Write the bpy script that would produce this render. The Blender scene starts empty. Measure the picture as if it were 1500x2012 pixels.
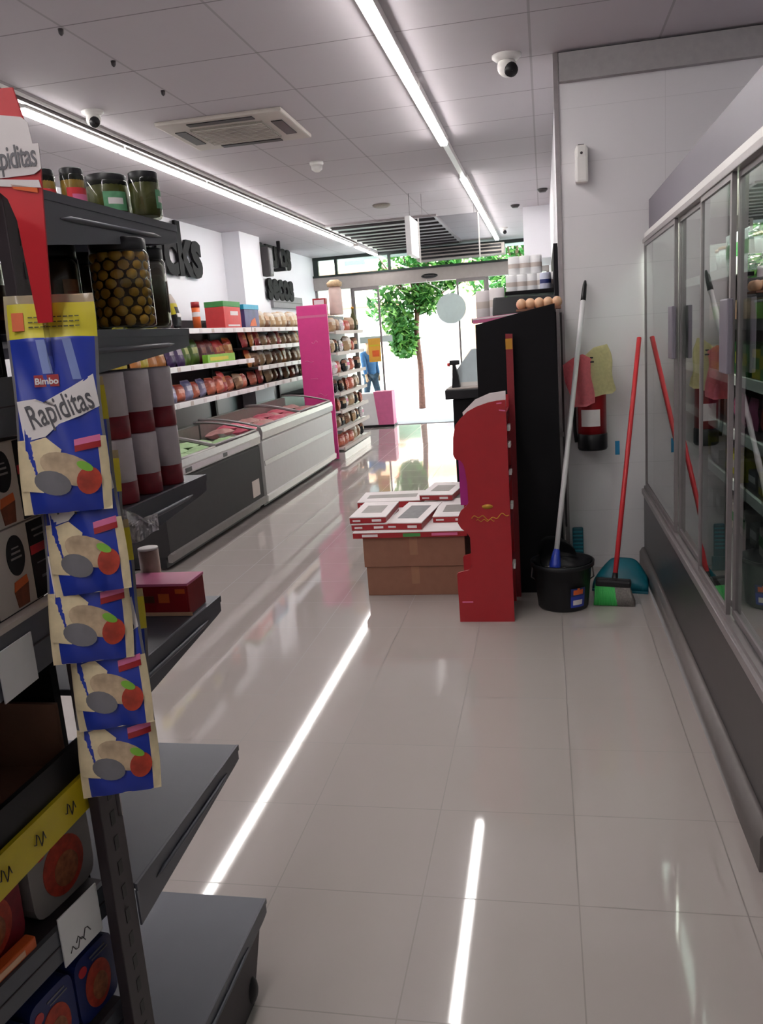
import bpy, bmesh, math, random
from mathutils import Vector, Matrix, Euler
random.seed(11)
PI = math.pi
SC = bpy.context.scene
COL = SC.collection

# ------------------------------------------------------------------ camera
CAM_H = 1.619
yaw, pitch, roll = .206077, .209821, -.0747131
cy_, sy_ = math.cos(yaw), math.sin(yaw)
F = Vector((-sy_*math.cos(pitch), cy_*math.cos(pitch), -math.sin(pitch)))
R0 = Vector((cy_, sy_, 0)); U0 = R0.cross(F)
Rv = R0*math.cos(roll)+U0*math.sin(roll); Uv = -R0*math.sin(roll)+U0*math.cos(roll)
cam = bpy.data.cameras.new('camera'); camo = bpy.data.objects.new('camera', cam); COL.objects.link(camo)
cam.sensor_fit = 'VERTICAL'; cam.sensor_height = 36; cam.lens = 36*1621.3/2012
cam.clip_start = .02; cam.clip_end = 300
M = Matrix((Rv, Uv, -F)).transposed().to_4x4(); M.translation = Vector((0, 0, CAM_H))
camo.matrix_world = M
SC.camera = camo

# ------------------------------------------------------------------ light and exposure
SC.view_settings.view_transform = 'Standard'
SC.view_settings.look = 'None'
SC.view_settings.gamma = 1
SC.view_settings.use_curve_mapping = False
SC.view_settings.exposure = 1.72
TUBE_POWER = 13.0
SKY_POWER = 2.6
world = bpy.data.worlds.new('world'); SC.world = world; world.use_nodes = True
wn = world.node_tree; bg = wn.nodes['Background']
tc = wn.nodes.new('ShaderNodeTexCoord'); nz = wn.nodes.new('ShaderNodeTexNoise'); nz.inputs['Scale'].default_value = 3
wr = wn.nodes.new('ShaderNodeValToRGB'); wr.color_ramp.elements[0].color = (.80, .90, 1, 1); wr.color_ramp.elements[1].color = (1, .99, .97, 1)
wn.links.new(tc.outputs['Generated'], nz.inputs['Vector']); wn.links.new(nz.outputs['Fac'], wr.inputs['Fac'])
wn.links.new(wr.outputs['Color'], bg.inputs['Color']); bg.inputs['Strength'].default_value = SKY_POWER
sun = bpy.data.lights.new('sun', 'SUN'); sun.energy = 1.6; sun.angle = math.radians(4); sun.color = (1, .95, .88)
suno = bpy.data.objects.new('sun', sun); COL.objects.link(suno)
suno.rotation_euler = Vector((.25, .55, -.8)).to_track_quat('-Z', 'Y').to_euler(); suno.location = (0, 10, 12)

# ------------------------------------------------------------------ materials
def lin(h):
    if isinstance(h, str):
        h = h.lstrip('#'); c = [int(h[i:i+2], 16)/255 for i in (0, 2, 4)]
        return tuple(((x+.055)/1.055)**2.4 if x > .04045 else x/12.92 for x in c)
    return h
MATS = {}
def mat(name, col, rough=.5, metal=0, var=.06, vs=14, bump=0, spec=.5, emit=None, coat=0):
    if name in MATS: return MATS[name]
    m = bpy.data.materials.new(name); m.use_nodes = True; nt = m.node_tree
    b = nt.nodes['Principled BSDF']; c = lin(col)
    co = nt.nodes.new('ShaderNodeTexCoord'); no = nt.nodes.new('ShaderNodeTexNoise')
    no.inputs['Scale'].default_value = vs; no.inputs['Detail'].default_value = 3
    rp = nt.nodes.new('ShaderNodeValToRGB')
    rp.color_ramp.elements[0].position = .3; rp.color_ramp.elements[1].position = .7
    rp.color_ramp.elements[0].color = (*[x*(1-var) for x in c], 1); rp.color_ramp.elements[1].color = (*[min(1, x*(1+var)) for x in c], 1)
    nt.links.new(co.outputs['Object'], no.inputs['Vector']); nt.links.new(no.outputs['Fac'], rp.inputs['Fac'])
    nt.links.new(rp.outputs['Color'], b.inputs['Base Color'])
    b.inputs['Roughness'].default_value = rough; b.inputs['Metallic'].default_value = metal
    b.inputs['Specular IOR Level'].default_value = spec; b.inputs['Coat Weight'].default_value = coat
    if bump:
        bp = nt.nodes.new('ShaderNodeBump'); bp.inputs['Strength'].default_value = bump; bp.inputs['Distance'].default_value = .01
        nt.links.new(no.outputs['Fac'], bp.inputs['Height']); nt.links.new(bp.outputs['Normal'], b.inputs['Normal'])
    if emit:
        b.inputs['Emission Color'].default_value = (*lin(emit[0]), 1); b.inputs['Emission Strength'].default_value = emit[1]
    MATS[name] = m
    return m
def glass(name, tint, ior=1.45, rough=.01, panes=0):
    m = bpy.data.materials.new(name); m.use_nodes = True; nt = m.node_tree
    for n in list(nt.nodes): nt.nodes.remove(n)
    o = nt.nodes.new('ShaderNodeOutputMaterial'); mx = nt.nodes.new('ShaderNodeMixShader'); t = nt.nodes.new('ShaderNodeBsdfTransparent')
    g = nt.nodes.new('ShaderNodeBsdfGlossy'); f = nt.nodes.new('ShaderNodeFresnel'); no = nt.nodes.new('ShaderNodeTexNoise'); bp = nt.nodes.new('ShaderNodeBump')
    no.inputs['Scale'].default_value = 2.5; bp.inputs['Strength'].default_value = .02; bp.inputs['Distance'].default_value = .01
    nt.links.new(no.outputs['Fac'], bp.inputs['Height']); nt.links.new(bp.outputs['Normal'], g.inputs['Normal'])
    t.inputs['Color'].default_value = (*lin(tint), 1); g.inputs['Roughness'].default_value = rough; f.inputs['IOR'].default_value = ior
    fo = f.outputs[0]
    if panes:   # several glass surfaces in a row reflect N*F/(1+(N-1)*F)
        m1 = nt.nodes.new('ShaderNodeMath'); m1.operation = 'MULTIPLY'; m1.inputs[1].default_value = panes
        m2 = nt.nodes.new('ShaderNodeMath'); m2.operation = 'MULTIPLY_ADD'; m2.inputs[1].default_value = panes-1; m2.inputs[2].default_value = 1
        m3 = nt.nodes.new('ShaderNodeMath'); m3.operation = 'DIVIDE'
        nt.links.new(fo, m1.inputs[0]); nt.links.new(fo, m2.inputs[0]); nt.links.new(m1.outputs[0], m3.inputs[0]); nt.links.new(m2.outputs[0], m3.inputs[1]); fo = m3.outputs[0]
    geo = nt.nodes.new('ShaderNodeNewGeometry'); inv = nt.nodes.new('ShaderNodeMath'); inv.operation = 'SUBTRACT'; inv.inputs[0].default_value = 1
    ml = nt.nodes.new('ShaderNodeMath'); ml.operation = 'MULTIPLY'     # leaving the pane: no second reflection
    nt.links.new(geo.outputs['Backfacing'], inv.inputs[1]); nt.links.new(inv.outputs[0], ml.inputs[0]); nt.links.new(fo, ml.inputs[1]); fo = ml.outputs[0]
    nt.links.new(fo, mx.inputs[0]); nt.links.new(t.outputs[0], mx.inputs[1]); nt.links.new(g.outputs[0], mx.inputs[2]); nt.links.new(mx.outputs[0], o.inputs[0])
    MATS[name] = m
    return m
def grid_mat(name, col, line, sx, sy, ox, oy, wx, wy, rough, axes='XY', bump=0, spec=.5, cell=.03, line2=None):
    """tiles: object coordinates, cell size sx, sy, joint width wx (lines along second axis) and wy"""
    m = bpy.data.materials.new(name); m.use_nodes = True; nt = m.node_tree; L = nt.links
    b = nt.nodes['Principled BSDF']
    co = nt.nodes.new('ShaderNodeTexCoord'); sp = nt.nodes.new('ShaderNodeSeparateXYZ'); L.new(co.outputs['Object'], sp.inputs[0])
    def mth(op, a, bb=None):
        n = nt.nodes.new('ShaderNodeMath'); n.operation = op
        for i, v in enumerate((a, bb)):
            if v is None: continue
            if isinstance(v, (int, float)): n.inputs[i].default_value = v
            else: L.new(v, n.inputs[i])
        return n.outputs[0]
    ids = []; masks = []
    for ax, s, o, w in ((axes[0], sx, ox, wx), (axes[1], sy, oy, wy)):
        v = mth('DIVIDE', mth('SUBTRACT', sp.outputs[ax], o), s)
        ids.append(mth('FLOOR', v))
        d = mth('ABSOLUTE', mth('SUBTRACT', mth('FRACT', mth('ADD', v, .5)), .5))
        masks.append(mth('LESS_THAN', d, w/s/2))
    cx = nt.nodes.new('ShaderNodeCombineXYZ'); L.new(ids[0], cx.inputs[0]); L.new(ids[1], cx.inputs[1])
    wnn = nt.nodes.new('ShaderNodeTexWhiteNoise'); L.new(cx.outputs[0], wnn.inputs['Vector'])
    no = nt.nodes.new('ShaderNodeTexNoise'); no.inputs['Scale'].default_value = 9; no.inputs['Detail'].default_value = 5; L.new(co.outputs['Object'], no.inputs['Vector'])
    va = mth('ADD', mth('MULTIPLY', wnn.outputs['Value'], cell), mth('MULTIPLY', no.outputs['Fac'], cell))
    va = mth('ADD', va, 1-cell)
    c = lin(col)
    sc = nt.nodes.new('ShaderNodeVectorMath'); sc.operation = 'SCALE'; sc.inputs[0].default_value = c; L.new(va, sc.inputs['Scale'])
    mk = mth('MAXIMUM', masks[0], masks[1])
    mx = nt.nodes.new('ShaderNodeMix'); mx.data_type = 'RGBA'; L.new(masks[0], mx.inputs['Factor']); L.new(sc.outputs[0], mx.inputs['A']); mx.inputs['B'].default_value = (*lin(line), 1)
    mx2 = nt.nodes.new('ShaderNodeMix'); mx2.data_type = 'RGBA'; L.new(masks[1], mx2.inputs['Factor']); L.new(mx.outputs['Result'], mx2.inputs['A']); mx2.inputs['B'].default_value = (*lin(line2 or line), 1)
    L.new(mx2.outputs['Result'], b.inputs['Base Color'])
    b.inputs['Specular IOR Level'].default_value = spec
    rr = mth('ADD', mth('MULTIPLY', mk, .3), rough); L.new(rr, b.inputs['Roughness'])
    if bump:
        bp = nt.nodes.new('ShaderNodeBump'); bp.inputs['Strength'].default_value = bump; bp.inputs['Distance'].default_value = .004; bp.invert = True
        L.new(mk, bp.inputs['Height']); L.new(bp.outputs['Normal'], b.inputs['Normal'])
    MATS[name] = m
    return m

FLOOR = grid_mat('polished_floor_tile', '#a39a97', '#7d7572', .45, .45, .0474, 2.104, .004, .004, .045, 'XY', .3, .62, .03)
CEIL = grid_mat('ceiling_panel', '#beb8bd', '#a8a3a6', .735, .735, -1.5, 4.022, .014, .010, .65, 'XY', .3, .3, .03, '#8b8689')
WTILE = grid_mat('white_wall_tile', '#e2e0e2', '#cfcdcf', .62, .31, .12, .08, .003, .003, .22, 'XZ', .2, .4, .01)
WALLW = mat('white_wall_paint', '#e9e9ee', .6, 0, .012, 2)
GREYW = mat('grey_beam_plaster', '#a5a2a2', .8, 0, .05, 30)
WHITE = mat('white_enamel', '#ececec', .35, 0, .02)
WPLAS = mat('white_plastic', '#e4e2de', .3, 0, .02)
WCARD = mat('white_card', '#ddd6d6', .6, 0, .03)
CREAM = mat('cream_card', '#c8bcb4', .6, 0, .03)
BLACK = mat('black_plastic', '#17171a', .4, 0, .1, spec=.35)
MBLACK = mat('black_laminate', '#111013', .6, 0, .1, spec=.15)
DARK = mat('dark_panel', '#343032', .35, 0, .06)
FRZD = mat('freezer_dark_panel', '#333132', .6, 0, .05, spec=.2)
ANTH = mat('anthracite_steel', '#5a5c65', .42, .1, .05, 6)
ANTHD = mat('anthracite_post_steel', '#3a3337', .5, .1, .06, 6)
RAILG = mat('price_rail_grey', '#55585f', .35, 0, .06)
HEADG = mat('mauve_grey_panel', '#6d6772', .4, .1, .03, 3)
ALU = mat('brushed_aluminium', '#9d9798', .35, .6, .05, 30)
ALUD = mat('dull_grey_metal', '#857f80', .4, .5, .05, 30)
BUMP = mat('grey_bumper', '#77716f', .45, .1, .05)
RED = mat('red_card', '#9c1a22', .4, 0, .04)
REDS = mat('red_strip_plastic', '#c93038', .35, 0, .04)
REDP = mat('red_plastic', '#d0333a', .35, 0, .05)
REDD = mat('dark_red_label', '#7c1020', .45, 0, .15, 60)
PINK = mat('magenta_panel', '#e04492', .35, 0, .03)
PINKL = mat('pink_card', '#d9709c', .5, 0, .05)
MAG = mat('purple_surface', '#9c1a78', .5, 0, .05)
YEL = mat('yellow_card', '#cabd28', .45, 0, .04)
YELR = mat('yellow_price_rail', '#dcc41c', .4, 0, .05)
GOLD = mat('gold_print', '#b8862a', .4, .3, .1)
BLUE = mat('blue_print', '#2238a0', .3, 0, .08)
NAVY = mat('navy_print', '#1c2b66', .4, 0, .1)
ORANGE = mat('orange_print', '#d9622a', .45, 0, .1)
TORT = mat('cream_tortilla', '#d9c7a2', .6, 0, .12, 40)
FOOD = mat('wrap_photo_beige', '#b9a184', .5, 0, .25, 50)
FOODR = mat('tomato_red_print', '#b23c28', .5, 0, .3, 60)
GREYP = mat('grey_print', '#6f6d72', .5, 0, .15, 30)
LGREY = mat('light_grey_card', '#8f8986', .5, 0, .08)
BROWN = mat('cardboard_brown', '#8a5f4b', .75, 0, .05, 20)
TAN = mat('cardboard_tan', '#7d5a47', .75, 0, .06, 20)
CUP = mat('coffee_brown_print', '#7a3d22', .5, 0, .3, 60)
GREEN = mat('green_print', '#3f8a45', .45, 0, .1)
LIME = mat('lime_print', '#7fb83a', .45, 0, .1)
TEAL = mat('teal_plastic', '#1b8397', .35, 0, .05)
TEALD = mat('dark_teal_plastic', '#145a6b', .4, 0, .1)
CYAN = mat('blue_tape', '#2593c9', .4, 0, .05)
BRUSHG = mat('green_brush_plastic', '#3fb457', .45, 0, .08)
GBR = mat('grey_bristles', '#77716d', .9, 0, .2, 90, .4)
CLY = mat('yellow_cloth', '#d6d0a0', .9, 0, .06, 60, .3)
CLP = mat('pink_cloth', '#e8848e', .9, 0, .06, 60, .3)
POLEW = mat('white_pole_plastic', '#d9d6d8', .35, 0, .03)
OLIVE = mat('olive_green_fruit', '#b98a34', .35, 0, .35, 22)
BRINE = mat('dark_brine', '#3a220c', .3, 0, .3, 20)
PICK = mat('pickle_green', '#4b4a1e', .4, 0, .35, 40)
PURP = mat('purple_print', '#4a2a6a', .4, 0, .15)
CANW = mat('white_can_paper', '#cfc4cc', .4, 0, .04, 60)
PEACH = mat('peach_egg', '#dfb491', .6, 0, .08, 30)
BEIGE = mat('beige_bread', '#c8ae8a', .6, 0, .2, 30)
TRUNK = mat('tree_bark', '#6b4c40', .9, 0, .3, 20, .5)
LEAF = mat('leaf_green', '#3f7a34', .55, 0, .35, 5)
LEAF2 = mat('leaf_light_green', '#7fb457', .55, 0, .3, 5)
PAVE = grid_mat('pavement_slabs', '#cfcfd2', '#a9a9ac', .6, .6, 0, 0, .02, .02, .8, 'XY', 0, .3, .06)
ROAD = mat('asphalt', '#9c9a98', .9, 0, .1, 8)
BWALL = mat('white_render_wall', '#f2e6d8', .8, 0, .03, 1)
BPEACH = mat('peach_render_wall', '#d8987c', .8, 0, .05, 1)
ACG = mat('ac_beige_plastic', '#bdb6ae', .5, 0, .02)
GRILL = mat('grey_grille', '#8a857c', .6, 0, .15, 120)
FACADE = mat('facade_header_metal', '#a29b97', .45, .2, .04)
FRAMED = mat('dark_green_frame', '#2c3634', .4, .3, .08)
BLUEJ = mat('blue_jacket_cloth', '#3e5f8e', .85, 0, .12, 20)
DTROU = mat('dark_trouser_cloth', '#333d52', .85, 0, .12, 20)
SKIN = mat('skin', '#c98f70', .55, 0, .06, 20)
HAIR = mat('brown_hair', '#5b4030', .7, 0, .2, 60)
SHOE = mat('dark_shoe', '#22222a', .6, 0, .1)
TUBE = mat('lit_tube', '#ffffff', .4, 0, 0, 5, emit=('#fffaf7', TUBE_POWER))
TUBEF = mat('lit_fridge_tube', '#ffffff', .4, 0, 0, 5, emit=('#f2ffee', 9))
GL_FR = glass('fridge_door_glass', '#cfd6d6', 1.52, .012, 4)
GL_ST = glass('shop_front_glass', '#e6f4ef', 1.45)
GL_LID = glass('freezer_lid_glass', '#e8efe8', 1.3, .06)
GL_JAR = glass('jar_glass', '#dfe3d8', 1.45, .03)
FILM = glass('clear_film', '#e4e4e6', 1.35, .12)
FROST = mat('frosted_disc', '#b8c8c6', .5, 0, .03)

# ------------------------------------------------------------------ mesh builder
class MB:
    def __init__(s): s.bm = bmesh.new(); s.m = []
    def mi(s, m):
        if m not in s.m: s.m.append(m)
        return s.m.index(m)
    def _fin(s, faces, m, smooth=False):
        i = s.mi(m)
        for f in faces: f.material_index = i; f.smooth = smooth
        return s
    def box(s, a, b, m, bev=0, mx=None):
        vs = [s.bm.verts.new((x, y, z)) for z in (a[2], b[2]) for y in (a[1], b[1]) for x in (a[0], b[0])]
        fs = [s.bm.faces.new([vs[i] for i in q]) for q in ((0, 2, 3, 1), (4, 5, 7, 6), (0, 1, 5, 4), (2, 6, 7, 3), (0, 4, 6, 2), (1, 3, 7, 5))]
        s._fin(fs, m)
        if mx is not None:
            for v in vs: v.co = mx @ v.co
        if bev:
            es = list({e for f in fs for e in f.edges})
            r = bmesh.ops.bevel(s.bm, geom=es, offset=bev, segments=2, affect='EDGES', profile=.6)
            i = s.mi(m)
            for f in r['faces']: f.material_index = i
        return s
    def prism(s, pts, axis, a, b, m, smooth=False):
        """outline pts in the two other axes, extruded from a to b along axis"""
        def P(p, t):
            if axis == 'x': return (t, p[0], p[1])
            if axis == 'y': return (p[0], t, p[1])
            return (p[0], p[1], t)
        A = [s.bm.verts.new(P(p, a)) for p in pts]; B = [s.bm.verts.new(P(p, b)) for p in pts]
        n = len(pts); fs = []
        fs.append(s.bm.faces.new(A)); fs.append(s.bm.faces.new(B[::-1]))
        s._fin(fs, m)
        side = [s.bm.faces.new((A[i], B[i], B[(i+1) % n], A[(i+1) % n])) for i in range(n)]
        s._fin(side, m, smooth)
        bmesh.ops.recalc_face_normals(s.bm, faces=fs+side)
        return s
    def lathe(s, prof, c, m, n=20, axis='z', caps=True, mats=None):
        rings = []
        for (r, h) in prof:
            ring = []
            for k in range(n):
                t = 2*PI*k/n; x, y = r*math.cos(t), r*math.sin(t)
                p = {'z': (x, y, h), 'x': (h, x, y), 'y': (x, h, y)}[axis]
                ring.append(s.bm.verts.new((p[0]+c[0], p[1]+c[1], p[2]+c[2])))
            rings.append(ring)
        al = []
        for j in range(len(rings)-1):
            fs = [s.bm.faces.new((rings[j][k], rings[j][(k+1) % n], rings[j+1][(k+1) % n], rings[j+1][k])) for k in range(n)]
            s._fin(fs, mats[j] if mats else m, True); al += fs
        if caps:
            f1 = s.bm.faces.new(rings[0][::-1]); f2 = s.bm.faces.new(rings[-1])
            s._fin([f1], mats[0] if mats else m); s._fin([f2], mats[-1] if mats else m); al += [f1, f2]
        bmesh.ops.recalc_face_normals(s.bm, faces=al)
        return s
    def tube(s, path, r, m, n=8, caps=True):
        path = [Vector(p) for p in path]; rr = r if isinstance(r, (list, tuple)) else [r]*len(path)
        rings = []; pu = None
        for i, p in enumerate(path):
            d = (path[min(i+1, len(path)-1)]-path[max(i-1, 0)]).normalized()
            if pu is None:
                pu = d.cross(Vector((0, 0, 1)))
                if pu.length < .1: pu = d.cross(Vector((1, 0, 0)))
            pu = (pu-d*pu.dot(d)).normalized(); w = d.cross(pu)
            rings.append([s.bm.verts.new(p+(pu*math.cos(2*PI*k/n)+w*math.sin(2*PI*k/n))*rr[i]) for k in range(n)])
        fs = []
        for j in range(len(rings)-1):
            fs += [s.bm.faces.new((rings[j][k], rings[j][(k+1) % n], rings[j+1][(k+1) % n], rings[j+1][k])) for k in range(n)]
        s._fin(fs, m, True)
        if caps:
            c = [s.bm.faces.new(rings[0][::-1]), s.bm.faces.new(rings[-1])]; s._fin(c, m); fs += c
        bmesh.ops.recalc_face_normals(s.bm, faces=fs)
        return s
    def surf(s, fn, nu, nv, m, smooth=True, mf=None, thick=0):
        g = [[s.bm.verts.new(fn(i/nu, j/nv)) for i in range(nu+1)] for j in range(nv+1)]
        fs = []
        for j in range(nv):
            for i in range(nu):
                f = s.bm.faces.new((g[j][i], g[j][i+1], g[j+1][i+1], g[j+1][i])); fs.append(f)
                mm = mf((i+.5)/nu, (j+.5)/nv) if mf else m
                f.material_index = s.mi(mm); f.smooth = smooth
        if thick:
            r = bmesh.ops.solidify(s.bm, geom=fs, thickness=thick)
        return s
    def ell(s, c, r, m, n=10, k=8):
        prof = [(max(1e-4, math.sin(PI*j/k)), -math.cos(PI*j/k)) for j in range(k+1)]
        rings = []
        for (a, h) in prof:
            rings.append([s.bm.verts.new((c[0]+r[0]*a*math.cos(2*PI*t/n), c[1]+r[1]*a*math.sin(2*PI*t/n), c[2]+r[2]*h)) for t in range(n)])
        fs = []
        for j in range(k): fs += [s.bm.faces.new((rings[j][t], rings[j][(t+1) % n], rings[j+1][(t+1) % n], rings[j+1][t])) for t in range(n)]
        s._fin(fs, m, True); return s
    def text(s, body, size, mx, m, depth=.001, align='CENTER', bold=0, warp=None, spacing=1.0):
        cu = bpy.data.curves.new('t', 'FONT'); cu.body = body; cu.size = size; cu.extrude = depth/2; cu.align_x = align; cu.align_y = 'CENTER'; cu.offset = bold
        cu.space_line = .85; cu.space_character = spacing; cu.resolution_u = 3
        o = bpy.data.objects.new('t', cu); COL.objects.link(o)
        bpy.context.view_layer.update()
        me = bpy.data.meshes.new_from_object(o.evaluated_get(bpy.context.evaluated_depsgraph_get()))
        k = len(s.bm.verts); kf = len(s.bm.faces); s.bm.from_mesh(me); s.bm.verts.ensure_lookup_table(); s.bm.faces.ensure_lookup_table()
        for v in s.bm.verts[k:]:
            co = v.co.copy()
            if warp: co = warp(co)
            v.co = mx @ co
        i = s.mi(m)
        for f in s.bm.faces[kf:]: f.material_index = i
        bpy.data.objects.remove(o); bpy.data.meshes.remove(me); bpy.data.curves.remove(cu)
        return s
    def xf(s, mx):
        for v in s.bm.verts: v.co = mx @ v.co
        return s
    def build(s, name, parent=None, loc=None, rot=None):
        me = bpy.data.meshes.new(name); s.bm.to_mesh(me); s.bm.free()
        for m in s.m: me.materials.append(m)
        o = bpy.data.objects.new(name, me); COL.objects.link(o)
        if parent is not None: o.parent = parent
        if loc is not None: o.location = loc
        if rot is not None: o.rotation_euler = rot
        return o
def tag(o, label=None, cat=None, group=None, kind=None):
    if label: o['label'] = label
    if cat: o['category'] = cat
    if group: o['group'] = group
    if kind: o['kind'] = kind
    return o
def thing(name, label, cat, loc=(0, 0, 0), rot=0, group=None):
    o = bpy.data.objects.new(name, None); COL.objects.link(o); o.empty_display_size = .05
    o.location = loc; o.rotation_euler = rot if isinstance(rot, tuple) else (0, 0, rot)
    return tag(o, label, cat, group)
def kids(o): return [c for c in bpy.data.objects if c.parent == o]
KID = {}
def dup(o, parent=None):
    c = o.copy(); COL.objects.link(c)
    if parent is not None: c.parent = parent
    if o.name not in KID: KID[o.name] = kids(o)
    for ch in KID[o.name]: dup(ch, c)
    return c
def place(proto, used, loc, rot, label, group):
    """first use moves the prototype itself, later uses copy it with its parts"""
    if proto.name in used: o = dup(proto)
    else: o = proto; used.add(proto.name); KID[proto.name] = kids(proto)
    o.location = loc; o.rotation_euler = rot if isinstance(rot, tuple) else (0, 0, rot)
    o['label'] = label; o['group'] = group
    return o
USED = set()
ORD = ['first', 'second', 'third', 'fourth', 'fifth', 'sixth', 'seventh', 'eighth', 'ninth', 'tenth', 'eleventh', 'twelfth', 'thirteenth', 'fourteenth', 'fifteenth',
       'sixteenth', 'seventeenth', 'eighteenth', 'nineteenth', 'twentieth', 'twenty-first', 'twenty-second', 'twenty-third', 'twenty-fourth', 'twenty-fifth', 'twenty-sixth']
def struct(name, mb, label=None):
    o = mb.build(name); o['kind'] = 'structure'
    if label: o['label'] = label
    return o
H = 3.184
XL = -4.38     # left wall
YF = 16.2      # shop front
YW = 5.5       # wall that faces the aisle on the right
XC = .12       # its free corner

# ================================================================== ROOM SHELL
struct('floor', MB().box((XL-.1, -3.1, -.1), (1.6, YF, 0), FLOOR), 'glossy grey beige tiled shop floor')
struct('ceiling', MB().box((XL-.1, -3.1, H), (1.6, YF+1.3, H+.12), CEIL), 'white panel ceiling')
struct('wall_left', MB().box((XL-.12, -3.1, 0), (XL, YF+.1, H), WALLW), 'white wall above the snack shelves')
struct('wall_back', MB().box((XL, -3.1, 0), (1.6, -3, H), WALLW), 'white wall at the back of the shop')
struct('wall_right', MB().box((1.5, -3, 0), (1.6, YW, H), WALLW), 'white wall behind the glass door fridges')
struct('wall_facing', MB().box((XC, YW, 0), (1.6, YW+.14, H), WTILE), 'white tiled wall behind the mop and broom')
struct('wall_checkout', MB().box((XC, YW+.14, 0), (XC+.14, YF+.1, H), WALLW), 'white wall beside the checkout')
struct('trim_beam', MB().box((XC+.012, YW-.05, H-.17), (1.5, YW, H-.015), GREYW), 'grey beam under the ceiling')
struct('trim_corner', MB().box((XC-.022, YW-.012, 0), (XC+.006, YW+.03, H), ALU), 'metal corner strip of the tiled wall')
struct('trim_pillar', MB().box((XL, 11.45, 0), (-4.12, 12.3, H), WALLW), 'white pillar on the snack wall')
struct('trim_bulkhead', MB().box((-.24, 12.0, 2.5), (XC, 13.6, H), WALLW), 'white boxed bulkhead over the checkout')

# ------------------------------------------------------------------ shop front
sf = MB()
sf.box((XL, YF-.08, 2.56), (XC, YF+.1, 2.82), FACADE, .01)
sf.box((XL, YF-.10, 2.80), (XC, YF-.06, 2.84), FRAMED)
sf.box((XL, YF-.02, 2.84), (XL+.1, YF+.06, H), FRAMED)
for x in (-3.95, -2.9): sf.box((x, YF-.02, 2.84), (x+.05, YF+.06, H), FRAMED)
sf.box((XL, YF-.03, H-.06), (XC, YF+.06, H), FRAMED)
struct('trim_shopfront', sf, 'grey header beam over the entrance')
struct('window_1', MB().box((XL+.1, YF+.01, 2.84), (XC, YF+.02, H-.06), GL_ST), 'transom glass above the entrance')
for i, (a, b) in enumerate(((XL, -3.62), (-1.05, XC))):
    w = struct('window_%d' % (i+2), MB().box((a+.04, YF, .1), (b-.04, YF+.012, 2.56), GL_ST), 'fixed side glass of the entrance')
    fr = MB().box((a, YF-.02, 0), (a+.05, YF+.04, 2.56), ALUD).box((b-.05, YF-.02, 0), (b, YF+.04, 2.56), ALUD).box((a+.05, YF-.02, 0), (b-.05, YF+.04, .1), ALUD)
    fr.build('window_frame', w)
for i, (a, b) in enumerate(((-3.62, -3.1), (-1.6, -1.05))):
    d = struct('door_%d' % (i+1), MB().box((a+.03, YF-.06, .06), (b-.03, YF-.05, 2.5), GL_ST), 'sliding glass entrance leaf')
    MB().box((a, YF-.075, 0), (a+.035, YF-.035, 2.56), ALUD).box((b-.035, YF-.075, 0), (b, YF-.035, 2.56), ALUD).box((a+.035, YF-.075, 0), (b-.035, YF-.035, .07), ALUD).box((a+.035, YF-.075, 2.5), (b-.035, YF-.035, 2.56), ALUD).build('door_frame', d)
o = MB().box((-3.55, YF-.068, 1.5), (-2.9, YF-.063, 1.62), FROST).build('glass_safety_band'); tag(o, 'pale green safety band across the entrance glass', 'sticker')
po = thing('poster', 'orange and yellow poster hanging on the entrance glass', 'poster', (-3.26, YF-.1, 1.13))
MB().box((-.12, -.004, 0), (.12, .004, .45), mat('orange_poster_paper', '#dfa63c', .6, 0, .12, 4)).build('sheet', po)
MB().box((-.05, -.007, .1), (.09, -.005, .22), ORANGE).box((-.1, -.007, .3), (.1, -.005, .33), YEL).build('print', po)
di = MB().lathe([(.28, -.004), (.28, .004)], (0, 0, 0), FROST, 32, 'y').build('round_window_sign', None, (-1.71, YF-.2, 2.03)); tag(di, 'round pale grey sign hanging in front of the entrance glass', 'sign')
MB().tube([(-.45, .1, .56), (-.43, 0, .50), (0, 0, .26)], .008, WPLAS, 6).build('cord', di)
# automatic door sensor
ds = thing('door_sensor', 'black oval motion sensor on the entrance header', 'sensor', (-2.1, YF-.1, 2.66))
MB().ell((0, 0, 0), (.16, .04, .045), BLACK, 16, 8).build('housing', ds)
MB().box((-.09, -.046, -.012), (.09, -.03, .012), DARK, .003).build('lens', ds)
# air curtain
ac = thing('air_curtain', 'long beige air curtain with dark slots above the entrance', 'air curtain', (-1.45, YF-.45, 2.9))
MB().box((-.8, -.18, 0), (.8, .18, .2), ACG, .02).build('housing', ac)
for z in (.02, .085, .14):
    MB().box((-.74, -.19, z), (.74, -.175, z+.035), BLACK).build('slot', ac)
# slatted ceiling grille
sg = thing('ceiling_grille', 'slatted metal ceiling grille just inside the entrance', 'grille', (-2.35, 13.7, H))
MB().box((-.62, -1.9, -.03), (.95, -1.86, 0), ALU).box((-.62, 1.86, -.03), (.95, 1.9, 0), ALU).box((-.62, -1.86, -.03), (-.58, 1.86, 0), ALU).box((.91, -1.86, -.03), (.95, 1.86, 0), ALU).build('frame', sg)
for k in range(9):
    y = -1.7+k*.42
    MB().box((-.58, y, -.05), (.91, y+.05, -.005), DARK, 0).box((-.58, y+.05, -.035), (.91, y+.3, -.005), ALUD).build('slat', sg)

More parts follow.
